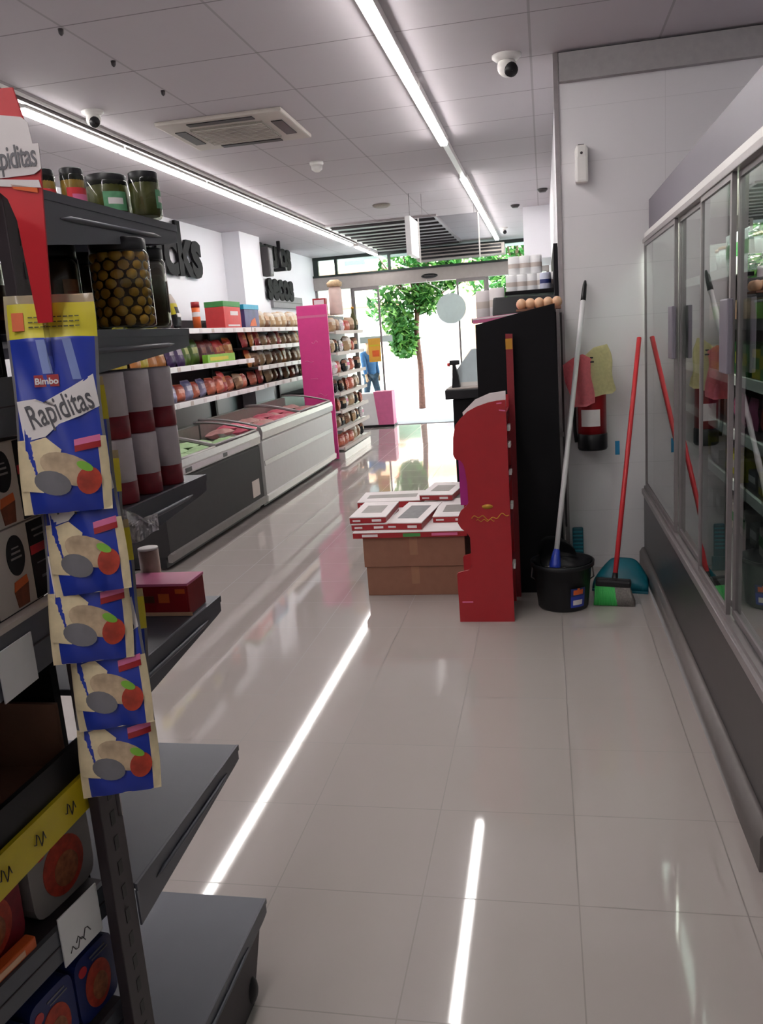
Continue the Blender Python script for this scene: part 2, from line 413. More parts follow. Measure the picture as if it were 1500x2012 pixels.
# ================================================================== CEILING FIXTURES
def tube_light(x, y0, y1, label):
    t = thing('strip_light', label, 'light', (x, (y0+y1)/2, H), 0, 'strip lights on the ceiling'); h = (y1-y0)/2-.012
    MB().box((-.04, -h, -.05), (.04, h, 0), WPLAS, .004).build('housing', t)
    MB().prism([(-.034, -.0505), (-.024, -.07), (.024, -.07), (.034, -.0505)], 'y', -h+.01, h-.01, TUBE, True).build('diffuser', t)
def channel(x, y0, y1, label):
    o = MB().box((x+.04, y0, H-.035), (x+.075, y1, H), ALUD).box((x+.09, y0, H-.02), (x+.1, y1, H), WPLAS).build('lighting_track'); tag(o, label, 'track')
channel(-3.1, 2.5, 14.1, 'thin metal track alongside the left row of strip lights')
o = MB().box((-.79, 7.32, H-.05), (-.74, 9.0, H), WPLAS, .004).build('lighting_track'); tag(o, 'bare white track between two strip lights in the right row', 'track')
for i, (a, b) in enumerate(((4.93, 6.2), (6.2, 7.78), (7.78, 9.36), (9.36, 10.94), (10.94, 12.5), (12.5, 14.02), (14.35, 15.2), (15.35, 16.1))):
    tube_light(-3.1, a, b, 'lit white strip light in the left row, %s from the camera' % ORD[i])
for i, (a, b) in enumerate(((2.4, 4.0), (4.0, 5.64), (5.64, 7.32), (9.0, 10.6), (10.6, 12.2), (12.2, 13.8), (13.8, 15.4))):
    tube_light(-.77, a, b, 'lit white strip light in the right row, %s from the camera' % ORD[i])

for i, (x, a, b) in enumerate(((-.77, .8, 2.38), (-.77, -.8, .78), (-.77, -2.4, -.82), (-3.1, .8, 2.38), (-3.1, -.8, .78), (-3.1, -2.4, -.82))):  # unseen extra lights, added to brighten the near end of the shop
    tube_light(x, a, b, 'unseen strip light added overhead to brighten the near end, %s row, %s back' % (('right', 'left')[i//3], ORD[i % 3]))
a = thing('ceiling_air_conditioner', 'square beige ceiling air conditioner with grey grille', 'air conditioner', (-2.17, 6.22, H), .02)
MB().box((-.46, -.42, -.03), (.46, .42, 0), ACG, .012).build('panel', a)
g = MB().box((-.27, -.24, -.042), (.27, .24, -.03), GRILL)
for k in range(12): g.box((-.26, -.225+k*.038, -.046), (.26, -.212+k*.038, -.041), ACG)
g.build('intake_grille', a)
for (x0, y0, x1, y1) in ((-.24, -.38, .24, -.31), (-.24, .31, .24, .38), (-.40, -.2, -.32, .2), (.32, -.2, .40, .2)):
    MB().box((x0, y0, -.036), (x1, y1, -.029), BLACK, 0).build('air_slot', a)
def dome(x, y, label, s=1.0):
    t = thing('security_camera', label, 'camera', (x, y, H), 0, 'dome cameras on the ceiling')
    MB().lathe([(.075*s, 0), (.075*s, -.012*s), (.05*s, -.03*s)], (0, 0, 0), WPLAS, 20).build('mount', t)
    MB().ell((0, 0, -.055*s), (.05*s, .05*s, .05*s), WPLAS, 16, 10).build('body', t)
    MB().lathe([(.001, -.058*s), (.033*s, -.052*s), (.036*s, -.03*s)], (0, 0, 0), BLACK, 16, 'y', False).build('lens', t, (.012*s, 0, -.062*s), (.5, 0, .3))
dome(-.17, 5.4, 'white dome camera with black lens beside the tiled wall', 1.15)
dome(-2.84, 5.36, 'white dome camera beside the left row of lights', .95)
dome(-.6, 14.2, 'small dark dome camera near the end of the right row of lights', .9)
t = thing('smoke_detector', 'round white smoke detector between the two light rows', 'smoke detector', (-1.96, 7.67, H))
MB().lathe([(.062, 0), (.062, -.02), (.055, -.03)], (0, 0, 0), WPLAS, 20).build('base', t)
MB().lathe([(.052, -.03), (.048, -.065), (.02, -.085)], (0, 0, 0), WPLAS, 20).build('cap', t)
o = MB().lathe([(.11, 0), (.11, -.015), (.08, -.03)], (0, 0, 0), GRILL, 20).build('ceiling_speaker', None, (-1.91, 10.5, H)); tag(o, 'round flat grey disc on the ceiling towards the entrance', 'speaker')
for (x, y, l) in ((-.33, 11.7, 'small dark ceiling spot left of the white bulkhead'), (.03, 10.6, 'small dark ceiling spot at the corner of the checkout wall')):
    o = MB().lathe([(.06, 0), (.06, -.015), (.035, -.04)], (0, 0, 0), DARK, 14).build('ceiling_spot', None, (x, y, H)); tag(o, l, 'spotlight')
for i, (x, y) in enumerate(((-2.255, 4.05), (-2.255, 4.56), (-2.25, 5.16))):
    o = MB().lathe([(.014, 0), (.012, -.02), (.004, -.03)], (0, 0, 0), DARK, 10).build('ceiling_hook', None, (x, y, H)); tag(o, 'tiny dark hook in a ceiling joint, %s from the camera' % ORD[i], 'hook', 'small hooks in the ceiling joint')
t = thing('hanging_board', 'narrow white board hanging from the ceiling near the entrance', 'sign', (-1.48, 10, 2.5))
MB().box((-.03, -.3, 0), (.03, .3, .42), WHITE, .004).build('panel', t)
MB().tube([(0, -.1, .42), (0, -.1, H-2.5)], .004, ALUD, 6).build('cord', t)
t = thing('acrylic_sheet', 'clear acrylic sheet hanging beside the narrow white board', 'sheet', (-1.05, 10, 2.42))
MB().box((-.34, -.003, 0), (.34, .003, .5), FILM).build('panel', t)
for x in (-.3, .3): MB().tube([(x, 0, .5), (x, 0, H-2.42)], .003, ALUD, 5).build('cord', t)
MB().box((-.355, -.006, 0), (-.34, .006, .5), WPLAS).box((.34, -.006, 0), (.355, .006, .5), WPLAS).build('edge_strip', t)

# ================================================================== RIGHT: GLASS-DOOR FRIDGES
def fridge(y0, y1, seams, label, name='glass_door_fridge'):
    t = thing(name, label, 'fridge', (0, 0, 0), 0, 'glass door fridges along the right wall')
    L = y1-y0
    b = MB().box((.66, y0, .13), (1.45, y0+.03, 2.2), ALUD).box((.66, y1-.03, .13), (1.45, y1, 2.2), ALUD).box((1.38, y0+.03, .13), (1.45, y1-.03, 2.2), WPLAS)
    b.box((.66, y0+.03, .50), (1.38, y1-.03, .55), ALUD).box((.66, y0+.03, 2.16), (1.38, y1-.03, 2.2), WPLAS)
    b.build('body', t)
    MB().prism([(.64, 2.11), (.64, 2.30), (1.45, 2.34), (1.45, 2.2), (.66, 2.2)], 'y', y0, y1, HEADG).build('header_panel', t)
    MB().box((.60, y0, .135), (.66, y1, .5), DARK, .004).build('lower_panel', t)
    MB().prism([(.57, .0), (.60, .0), (.60, .14), (.585, .135), (.57, .11)], 'y', y0, y1, BUMP, True).box((.60, y0, 0), (1.45, y1, .13), BUMP).build('kick_bumper', t)
    MB().box((.585, y0+.01, .50), (.655, y1-.01, .535), ALU, .005).box((.60, y0+.01, .535), (.62, y1-.01, .552), ALUD).build('bottom_rail', t)
    MB().box((.60, y0+.01, 2.05), (.66, y1-.01, 2.075), ALU, .003).box((.61, y0+.01, 2.08), (.66, y1-.01, 2.11), WPLAS, .003).build('top_rail', t)
    for k in range(len(seams)-1):
        a, c = seams[k+1], seams[k]; x = .615 if k % 2 == 0 else .635
        d = MB().box((x-.008, a, .552), (x+.008, a+.022, 2.05), ALUD).box((x-.008, c-.022, .552), (x+.008, c, 2.05), ALUD).box((x-.008, a+.022, .552), (x+.008, c-.022, .575), ALUD).box((x-.008, a+.022, 2.03), (x+.008, c-.022, 2.05), ALUD).build('door', t)
        MB().box((x-.002, a+.022, .575), (x+.002, c-.022, 2.03), GL_FR).build('glass_pane', d)
        if k in (0, 2):
            MB().box((x-.028, a-.05, 1.41), (x-.008, a+.075, 1.655), HEADG, .005).build('handle', d)
    for z in (.82, 1.06, 1.31, 1.56, 1.80):
        s = MB().box((.86, y0+.03, z-.012), (1.36, y1-.03, z), ALUD).build('shelf', t)
        MB().box((.845, y0+.03, z-.03), (.86, y1-.03, z+.015), WPLAS if z != 1.56 else BLACK).build('price_rail', s)
    MB().box((.70, y0+.1, 2.12), (.74, y1-.1, 2.15), TUBEF).build('lamp', t)
    return t
fridge(2.3, 5.47, [5.44, 4.21, 3.55, 2.99, 2.32], 'long fridge with sliding glass doors against the right wall, broom leaning on its corner')
fridge(-.9, 2.26, [2.24, 1.45, .7, 0, -.88], 'nearer fridge unit cut off by the right edge of the photo')
# fridge stock
def pack_box(name, w, d, h, ms, cat):
    """upright carton, width along y, printed bands"""
    t = thing(name, '-', cat)
    MB().box((-d/2, -w/2, 0), (d/2, w/2, h), ms[0], .004).build('carton', t)
    MB().box((-d/2-.0015, -w/2+.006, h*.35), (-d/2-.0002, w/2-.006, h*.72), ms[1]).build('label_print', t)
    return t
def tub(name, r, h, ms):
    t = thing(name, '-', 'tub')
    MB().lathe([(r*.8, 0), (r, h*.9)], (0, 0, 0), ms[0], 16).build('cup', t)
    MB().lathe([(r*1.04, h*.9), (r*1.04, h), (r*.9, h*1.02)], (0, 0, 0), ms[1], 16).build('lid', t)
    return t
def pouch(name, w, h, d, ms, cat='bag', crimp=True):
    """pillow bag standing up, width along y, front facing +x"""
    t = thing(name, '-', cat)
    mb = MB()
    def fn(side):
        def f(u, v):
            a = (u*2-1); b = (v*2-1)
            th = d/2*(1-abs(a)**3)**.7*(1-abs(b)**4)**.8 if abs(a) < 1 and abs(b) < 1 else 0
            ww = w/2*(1-.10*abs(b)**2*(1 if crimp else 0))
            wob = .006*math.sin(9*a+5*b)*(1-abs(b))
            return (side*th+wob, a*ww, (v)*h)
        return f
    def mf(u, v):
        return ms[0] if v < .3 or v > .9 else (ms[1] if .42 < v < .7 and .15 < u < .85 else (ms[2] if v >= .7 else ms[0]))
    mb.surf(fn(1), 10, 12, ms[0], True, mf); mb.surf(fn(-1), 6, 6, ms[0], True)
    bmesh.ops.remove_doubles(mb.bm, verts=mb.bm.verts, dist=.0004)
    mb.build('pouch', t)
    return t
FR = [
 (.55, [pack_box('cheese_pack', .10, .10, .12, (CREAM, GREEN), 'pack'), pack_box('cold_cut_pack', .11, .10, .10, (LGREY, WCARD), 'pack')], 'bottom deck'),
 (.82, [pack_box('cheese_pack', .10, .12, .10, (YEL, CREAM), 'pack'), pack_box('cold_cut_pack', .12, .12, .08, (GREYP, WCARD), 'pack')], 'lowest shelf'),
 (1.06, [pouch('ham_pack', .13, .15, .04, (PINKL, WCARD, REDD), 'pack'), pouch('sausage_pack', .12, .13, .04, (FOODR, PINKL, BLACK), 'pack')], 'second shelf from the bottom'),
 (1.31, [pack_box('butter_carton', .12, .1, .15, (GREEN, YEL), 'carton'), pack_box('margarine_carton', .12, .1, .13, (YEL, GREEN), 'carton')], 'middle shelf'),
 (1.56, [tub('dessert_tub', .055, .10, (PEACH, BEIGE)), tub('green_tub', .055, .09, (LIME, WCARD))], 'second shelf from the top'),
 (1.80, [pack_box('milk_carton', .11, .12, .17, (WHITE, GREEN), 'carton'), tub('yogurt_tub', .06, .13, (WHITE, PEACH))], 'top shelf')]
for z, ps, sh in FR:
    for i in range(16):
        p = ps[1 if (i % 5 == 3 or i % 7 == 5) else 0]; y = 2.5+i*.178
        kind = p.name.split('.')[0].replace('_', ' ')
        place(p, USED, (.95+random.uniform(-.01, .01), y, z+.001), random.uniform(-.05, .05), '%s in the fridge, %s from the near end, %s' % (kind, ORD[i], sh), 'chilled goods on the fridge %s' % sh)

# ================================================================== WALL THINGS AND CLEANING TOOLS
t = thing('air_freshener', 'white wall air freshener dispenser high on the tiled wall', 'dispenser', (.25, YW, 2.435))
MB().box((-.038, -.07, 0), (.038, 0, .2), WPLAS, .014).build('body', t)
MB().box((-.03, -.072, .14), (.03, -.03, .212), WPLAS, .01).box((-.018, -.03, .205), (.018, -.002, .222), DARK).build('cap', t)
MB().lathe([(.008, -.076), (.008, -.07)], (0, 0, .165), DARK, 12, 'y').build('nozzle', t)
t = thing('fire_extinguisher', 'red fire extinguisher with black base hung under the cloths', 'fire extinguisher', (.28, YW-.105, .813))
MB().lathe([(.086, 0), (.092, .012), (.092, .1), (.088, .105)], (0, 0, 0), BLACK, 28).build('base', t)
MB().lathe([(.088, .105), (.088, .40), (.075, .45), (.045, .485), (.022, .50), (.022, .52)], (0, 0, 0), RED, 28).build('cylinder', t)
def lab(u, v):
    an = math.radians(-140+80*u); return (.0895*math.cos(an), .0895*math.sin(an), .155+.105*v)
MB().surf(lab, 12, 2, WCARD).build('label', t)
MB().box((-.02, -.03, .52), (.02, .03, .55), ALU, .004).box((-.012, -.11, .55), (.012, .03, .56), BLACK, .003).box((-.012, -.10, .575), (.012, .03, .585), BLACK, .003).build('valve', t)
MB().tube([(-.02, 0, .53), (-.09, 0, .50), (-.112, 0, .38), (-.108, 0, .12), (-.10, 0, .05)], .011, BLACK, 8).build('hose', t)
MB().box((-.03, .088, .1), (.03, .105, .5), DARK).build('wall_bracket', t)
def cloth(name, label, m, pts_top, pts_bot, y0, amp, ph):
    def f(u, v):
        n = len(pts_top)-1; k = min(int(u*n), n-1); q = u*n-k
        a = Vector(pts_top[k]).lerp(Vector(pts_top[k+1]), q); b = Vector(pts_bot[k]).lerp(Vector(pts_bot[k+1]), q)
        p = a.lerp(b, v)
        return (p.x+.006*math.sin(7*v+ph), y0-.02*v+amp*math.sin(u*11+ph+2*v)*(.4+v*.6), p.y)
    o = MB().surf(f, 26, 18, m, True, None, .003).build(name); tag(o, label, 'cloth'); return o
cloth('yellow_cloth', 'pale yellow cleaning cloth hanging over the fire extinguisher', CLY, [(.225, 1.40), (.29, 1.455), (.37, 1.47), (.39, 1.42)], [(.27, 1.15), (.33, 1.165), (.39, 1.17), (.415, 1.19)], YW-.2, .008, .4)
cloth('pink_cloth', 'pink cleaning cloth hanging left of the yellow cloth', CLP, [(.10, 1.36), (.16, 1.40), (.22, 1.42), (.27, 1.39)], [(.155, 1.10), (.19, 1.10), (.24, 1.10), (.29, 1.12)], YW-.215, .011, 2.2)
MB_ = MB().box((-.014, -.002, -.045), (.014, 0, .045), CYAN); o = MB_.build('blue_tape', None, (.44, YW-.002, .80)); tag(o, 'short strip of blue tape on the tiled wall', 'tape')
# bucket
t = thing('mop_bucket', 'black plastic mop bucket with a blue and orange sticker', 'bucket', (.06, 4.72, 0))
MB().lathe([(.136, .0), (.144, .01), (.166, .245), (.181, .25), (.183, .275), (.175, .275), (.158, .245), (.136, .02), (.01, .018)], (0, 0, 0), BLACK, 40).build('body', t)
def stk(u, v):
    an = math.radians(-75+34*u); r = .1495+.02*v*.62; return (r*math.cos(an), r*math.sin(an), .03+.115*v)
def stm(u, v): return BLUE if v < .62 else (ORANGE if (u-.5)**2*2+(v-.8)**2*9 < .25 else NAVY)
MB().surf(stk, 12, 12, BLUE, True, stm).build('sticker', t)
def stk2(u, v):
    an = math.radians(-70+22*u); r = .1525+.02*v*.2; return (r*math.cos(an), r*math.sin(an), .045+.03*v)
MB().surf(stk2, 6, 2, WCARD).build('sticker_print', t)
w = MB()
w.lathe([(.165, .272), (.13, .21), (.09, .19), (.02, .188)], (0, .01, 0), BLACK, 28, 'z', False)
w.surf(lambda u, v: (.13*math.cos(PI*(.25+.9*u)), .13*math.sin(PI*(.25+.9*u))+.01, .26+.13*v*math.sin(PI*min(1, max(0, u)))**.6), 18, 4, BLACK, True, None, .004)
w.build('wringer', t)
MB().tube([(-.168, 0, .25), (-.18, .05, .16), (-.12, .15, .08), (0, .18, .06), (.12, .15, .08), (.18, .05, .16), (.168, 0, .25)], .004, ALUD, 6).build('handle', t)
# mop
def stick(name, label, cat, a, b): return thing(name, label, cat), Vector(a), Vector(b)
t, A, B = stick('mop', 'mop with white handle and black tip standing in the black bucket', 'mop', (.02, 4.72, .25), (.258, 5.46, 1.86))
D = (B-A)
MB().tube([A+D*.02, A+D*.5, A+D*.93], .0155, POLEW, 12).build('pole', t)
MB().tube([A+D*.925, A+D*.94, A+D*.985, B], [.0165, .0165, .013, .007], BLACK, 12).build('grip', t)
MB().tube([A-D*.03, A+D*.0, A+D*.045, A+D*.05], [.032, .034, .02, .014], BLUE, 14).build('socket', t)
fr = MB()
for k in range(60):
    an = random.uniform(0, 2*PI); r = random.uniform(.05, .105); z = random.uniform(-.05, -.01)
    b0 = A-D*.02
    fr.tube([b0, b0+Vector((math.cos(an)*r*.6, math.sin(an)*r*.6, .01)), b0+Vector((math.cos(an)*r, math.sin(an)*r, z))], .006, GBR, 5)
fr.build('mop_strands', t)
# broom
t, A, B = stick('broom', 'broom with red handle and green head leaning on the fridge corner', 'broom', (.355, 4.76, .13), (.575, 5.44, 1.49))
D = B-A
MB().tube([A, A+D*.5, B], .0145, REDP, 12).build('pole', t)
MB().tube([A-D*.035, A+D*.03], [.02, .016], BLACK, 12).build('socket', t)
MB().box((-.095, -.03, .105), (.105, .03, .15), BLACK, .014).build('head', t, (.335, 4.74, 0), (0, .05, -.12))
br = MB()
for i in range(26):
    for j in range(5):
        x = -.088+i*.0074; y = -.022+j*.011; f = 1.05
        br.tube([(x, y, .112), (x*1.08+.006, y*1.6, .055), (x*1.15*f+.012, y*2.0-.004, .003)], .0055, BRUSHG if i < 15 else GBR, 4)
br.build('bristles', t, (.335, 4.74, 0), (0, 0, -.12))
# dustpan
t = thing('dustpan', 'teal dustpan on the floor behind the broom head', 'dustpan', (.40, 4.95, 0), -.25)
MB().surf(lambda u, v: ((u-.5)*.33*(1-.25*v**3), .13*v, .012+.17*math.sqrt(max(0, v))*1.0*(1-(2*u-1)**4*.55)), 18, 12, TEAL, True, None, .004).build('pan', t)
MB().box((-.165, -.012, 0), (.165, .01, .014), TEALD, .003).build('lip', t)
MB().prism([(-.165, .0), (.165, .0), (.15, .14), (-.15, .14)], 'z', .0, .006, TEALD).build('base', t)
# small brush
t = thing('hand_brush', 'small teal brush with ribbed grip leaning behind the bucket', 'brush', (.175, 5.38, .0), (-.12, 0, 0))
MB().box((-.035, -.012, .08), (.035, .012, .30), TEALD, .011).build('handle', t)
r = MB()
for k in range(6): r.box((-.03, -.016, .14+k*.025), (.03, -.011, .15+k*.025), TEAL, .001)
r.build('grip_ribs', t)
MB().box((-.045, -.02, .0), (.045, .02, .09), TEALD, .004).build('bristles', t)

# ================================================================== BLACK PANEL AND CHECKOUT
t = thing('black_display_back', 'tall black panel with sloping top beside the tiled wall', 'panel')
MB().prism([(-.405, 0), (.08, 0), (.062, 1.728), (-.03, 1.712), (-.395, 1.640)], 'y', 4.96, 5.0, MBLACK).build('panel', t)
MB().box((-.39, 5.0, 0), (.07, 5.36, .06), MBLACK).box((-.39, 5.0, .06), (-.36, 5.36, 1.6), MBLACK).box((.04, 5.0, .06), (.07, 5.36, 1.68), MBLACK).build('side_frame', t)
for z in (.45, .9, 1.35): MB().box((-.36, 5.0, z), (.04, 5.36, z+.02), MBLACK).build('shelf', t)
t = thing('metal_upright', 'slim pale metal upright behind the black panel', 'post', (.088, 5.44, 0))
MB().box((-.012, -.018, 0), (.006, .018, 1.72), ALU, .002).box((.01, -.012, .3), (.022, .012, 1.68), ANTHD).build('profile', t)
MB().box((-.02, -.03, .9), (.016, .03, .93), ALUD).build('clip', t)
t = thing('pink_ledge_board', 'small pink board on top of the black panel, left end', 'board', (-.3, 5.2, 1.655), (0, -.05, 0))
MB().box((-.12, -.1, 0), (.15, .12, .03), PINKL, .003).build('board', t)
MB().box((-.12, -.103, .02), (.15, -.1, .028), WCARD).build('edge', t)
t = thing('egg_tray', 'tray of peach coloured rolls on top of the black panel', 'tray', (-.03, 5.2, 1.70))
MB().box((-.13, -.12, 0), (.13, .12, .012), BROWN, .002).build('tray', t)
for i in range(5):
    for j in range(2):
        o = MB().ell((0, 0, 0), (.031, .042, .033), PEACH, 12, 8).build('bread_roll', None, (-.13+i*.052, 5.16+j*.08, 1.741))
        tag(o, 'peach bread roll on the tray, %s from the left in the %s row' % (ORD[i], ('front', 'rear')[j]), 'roll', 'bread rolls on the tray above the black panel')
# scale / black object
t = thing('black_monitor', 'black monitor on a stand behind the top of the black panel', 'monitor', (-.13, 6.0, 1.2))
MB().box((-.02, -.02, 0), (.02, .02, .55), BLACK, .004).build('stand', t)
MB().box((-.26, -.03, .55), (.20, .03, .70), BLACK, .02).build('screen', t, (0, 0, 0), (-.5, .04, 0))
# shelf behind with white packages
t = thing('checkout_shelf', 'black shelf unit with white packages high behind the checkout', 'shelf', (0, 0, 0))
MB().box((.085, 6.6, 1.0), (.115, 8.6, 2.2), MBLACK).build('back_panel', t)
for z in (1.86,): MB().box((-.30, 6.9, z), (.085, 8.4, z+.03), MBLACK, .004).build('shelf_board', t)
def roll(name, r, h, ms, cat='pack'):
    t = thing(name, '-', cat)
    MB().lathe([(r*.92, 0), (r, .01), (r, h-.01), (r*.92, h)], (0, 0, 0), ms[0], 18).build('wrap', t)
    MB().lathe([(r*1.005, h*.35), (r*1.005, h*.6)], (0, 0, 0), ms[1], 18, 'z', False).build('label', t)
    return t
t = thing('packs_stand', 'dark stand under the tall cream packs behind the checkout', 'stand', (-.43, 7.0, 1.204))
MB().box((-.13, -.3, .46), (.13, .25, .495), DARK, .004).build('platform', t); MB().box((-.03, -.03, 0), (.03, .03, .46), DARK).build('column', t)
wr_ = roll('white_pack', .052, .15, (WHITE, CREAM)); bl_ = roll('bluish_pack', .045, .13, (mat('pale_blue_wrap', '#c9cde0', .4), NAVY))
cr_ = roll('cream_pack', .06, .22, (WCARD, CREAM))
for i in range(5): place(wr_, USED, (-.26+i*.085, 7.4, 1.891), 0, 'white wrapped pack in the lower row behind the checkout, %s from the left' % ORD[i], 'white packs behind the checkout')
for i in range(3): place(wr_, USED, (-.235+i*.09, 7.42, 2.042), 0, 'white wrapped pack in the upper row behind the checkout, %s from the left' % ORD[i], 'white packs behind the checkout')
for i in range(3): place(bl_, USED, (.02-i*.0, 7.05+.24*i, 1.891), 0, 'pale blue pack beside the tiled wall corner, %s from the front' % ORD[i], 'pale blue packs behind the checkout')
for i in range(2): place(cr_, USED, (-.36-i*.13, 6.8+i*.3, 1.70), 0, 'tall cream pack at the left end behind the checkout, %s' % ('nearer one' if i == 0 else 'farther one'), 'cream packs behind the checkout')
t = thing('tobacco_cabinet', 'dark cabinet behind the checkout under the white bulkhead', 'cabinet', (-.2, 6.85, 0))
MB().box((-.01, -.2, 0), (.27, 1.4, 1.70), MBLACK, .01).build('body', t)
MB().box((-.015, -.1, 1.5), (-.01, 1.3, 1.64), NAVY).build('front_strip', t)
MB().box((-.02, -.22, 1.66), (.27, -.2, 1.7), BLACK).build('top_ledge', t)
# counter
t = thing('checkout_counter', 'black checkout counter with a pale top behind the red display', 'counter', (0, 0, 0))
MB().box((-.68, 6.12, 0), (-.22, 7.6, 1.12), MBLACK, .006).build('body', t)
MB().box((-.73, 6.08, 1.125), (-.22, 7.7, 1.195), BLACK, .008).build('worktop_edge', t)
MB().box((-.72, 6.09, 1.195), (-.23, 7.69, 1.203), mat('grey_worktop', '#a59c96', .4)).build('worktop', t)
t = thing('cash_register', 'white cash register with a red striped side on the counter', 'cash register', (-.52, 6.4, 1.203))
MB().prism([(-.14, 0), (.14, 0), (.14, .27), (-.02, .27), (-.14, .12)], 'y', -.12, .15, mat('pale_blue_plastic', '#c3d2d6', .4)).build('body', t)
MB().box((-.11, -.13, 0), (.13, -.12, .03), WPLAS).build('drawer', t)
st_ = MB()
for k in range(7): st_.box((.05, -.124, .05+k*.026), (.13, -.1205, .063+k*.026), REDP)
st_.build('red_stripes', t)
t = thing('card_terminal', 'small black card terminal on the counter edge', 'terminal', (-.655, 6.2, 1.203))
MB().prism([(-.03, 0), (.03, 0), (.02, .08), (.0, .17), (-.02, .17), (-.025, .08)], 'y', -.03, .03, BLACK).build('body', t)
MB().box((-.04, -.035, .165), (.03, .035, .2), BLACK, .006).build('head', t)
MB().lathe([(.012, -.06), (.015, -.04)], (0, 0, .17), REDP, 10, 'x').build('red_button', t)

# red cardboard display
out = [(-.213, 0), (-.213, 1.240), (-.26, 1.238), (-.31, 1.230), (-.37, 1.212), (-.42, 1.188), (-.462, 1.15), (-.487, 1.12), (-.503, 1.05), (-.508, .96), (-.498, .935), (-.47, .925), (-.455, .905),
       (-.447, .87), (-.437, .78), (-.432, .70), (-.447, .675), (-.482, .645), (-.50, .61), (-.502, .575), (-.485, .545), (-.455, .52), (-.437, .49), (-.430, .44), (-.436, .33), (-.455, .305), (-.515, .29), (-.522, .28), (-.519, 0)]
t = thing('red_cardboard_display', 'tall red cardboard display stand with curved cut-out side', 'display stand', (0, 0, 0))
MB().prism(out, 'y', 4.44, 4.452, RED).build('near_side_panel', t)
MB().prism([(x+.0, z) for x, z in out], 'y', 4.80, 4.812, RED).build('far_side_panel', t)
MB().prism([(-.44, 1.10), (-.45, 1.18), (-.38, 1.245), (-.30, 1.275), (-.215, 1.283), (-.215, 1.10)], 'y', 4.50, 4.51, WCARD).build('white_header_board', t)
MB().box((-.44, 4.452, .0), (-.43, 4.80, 1.05), RED).build('back_board', t)
MB().box((-.50, 4.62, .64), (-.44, 4.63, .93), MAG).build('purple_piece', t)  # thin upright purple piece showing in the side cut-out
for k, z in enumerate((.27, .55, .78, .97, 1.12)):
    MB().box((-.43, 4.452, z), (-.222, 4.80, z+.012), RED).build('shelf', t)
    MB().box((-.222, 4.452, z), (-.212, 4.80, z+.05), REDD).build('shelf_lip', t)
tg = [(.30, .03), (.64, .03), (.83, .02), (.98, .025), (1.07, .03)]
for z, h in tg: MB().box((-.213, 4.47, z), (-.198, 4.56, z+h), WCARD, .001, None).build('price_tag', t)
ge = MB().lathe([(.001, -.0006), (.026, -.0006), (.026, .0006)], (0, 0, 0), GOLD, 24, 'y').build('gold_emblem', t, (-.335, 4.4385, .665))
ge.scale = (1.15, 1, .5)
sc_ = MB()
pt = [(-.425+.205*k/60, 4.4385, .600+.008*math.sin(k*.42)+.010*math.sin(k*.15)+.010*k/60) for k in range(61)]
sc_.tube(pt, .0028, GOLD, 5); sc_.tube([(-.40+.1*k/20, 4.4385, .588+.006*math.sin(k*.9)) for k in range(21)], .002, GOLD, 5)
sc_.build('gold_script', t)
for (x0, x1, z, dz) in ((-.262, -.235, 1.22, .002), (-.25, -.216, 1.185, -.006), (-.5, -.44, .115, 0)):
    MB().prism([(x0, z), (x1, z+dz), (x1, z+dz+.006), (x0, z+.006)], 'y', 4.4375, 4.4395, PINKL).build('white_scuff', t)
t = thing('red_standing_tube', 'narrow red standee rising behind the red display stand', 'standee', (-.2, 4.9, 0))
MB().prism([(-.028, 0), (.012, 0), (.02, 1.575), (-.02, 1.578)], 'y', -.02, .02, mat('deep_red_card', '#7d1620', .5)).build('post', t)
MB().prism([(-.021, 1.49), (.018, 1.49), (.018, 1.55), (-.021, 1.55)], 'y', -.0215, -.02, GOLD).build('top_print', t)
# products in the red display
cb = pack_box('chocolate_box', .07, .12, .10, (REDD, GOLD), 'box')
for k, z in enumerate((.282, .562, .792, .982)):
    for j in range(4):
        place(cb, USED, (-.31, 4.50+j*.083, z), PI, 'dark red chocolate box on the %s shelf of the red display, %s from the camera' % (('bottom', 'second', 'third', 'top')[k], ORD[j]), 'chocolate boxes in the red display')

# ================================================================== BOX TABLE
def cb_box(name, label, a, b, rz=0):
    c = ((a[0]+b[0])/2, (a[1]+b[1])/2, a[2]); w, d, h = (b[0]-a[0])/2, (b[1]-a[1])/2, b[2]-a[2]
    t = thing(name, label, 'box', c, rz)
    MB().box((-w, -d, 0), (w, d, h), BROWN, .004).build('carton', t)
    MB().box((-w+.004, -d-.001, h*.985), (w-.004, -d+.004, h), TAN).box((-.025, -d-.0012, h*.4), (.025, -d-.0002, h), mat('clear_tape', '#96694f', .3)).build('tape_seam', t)
    return t
cb_box('cardboard_box', 'lower of the two brown cardboard boxes under the cake boxes', (-1.155, 4.935, 0), (-.53, 6.05, .19))
cb_box('cardboard_box', 'upper of the two brown cardboard boxes under the cake boxes', (-1.165, 4.925, .191), (-.52, 6.06, .383))
def cake_box(w, d, h, name='cake_box', win=False, trim=RED):
    t = thing(name, '-', 'box')
    MB().box((-w/2, -d/2, 0), (w/2, d/2, h-.004), trim, .003).build('tray', t)
    MB().box((-w/2-.002, -d/2-.002, h-.006), (w/2+.002, d/2+.002, h), WCARD, .001).build('lid', t)
    p = MB().box((-w/2+.05, -d/2+.12, h), (w/2-.05, d/2-.12, h+.0012), GREYP if win else LGREY)
    p.build('lid_window', t)
    q = MB(); q.box((-w/2+.02, -d/2-.0035, h*.3), (-w/2+.07, -d/2-.002, h*.55), WCARD).box((w/2-.09, -d/2-.0035, h*.25), (w/2-.03, -d/2-.002, h*.6), WCARD)
    q.build('side_print', t)
    return t
CK = cake_box(.235, .46, .042); CKW = cake_box(.235, .62, .046, win=True); CKL = cake_box(.46, .36, .05)
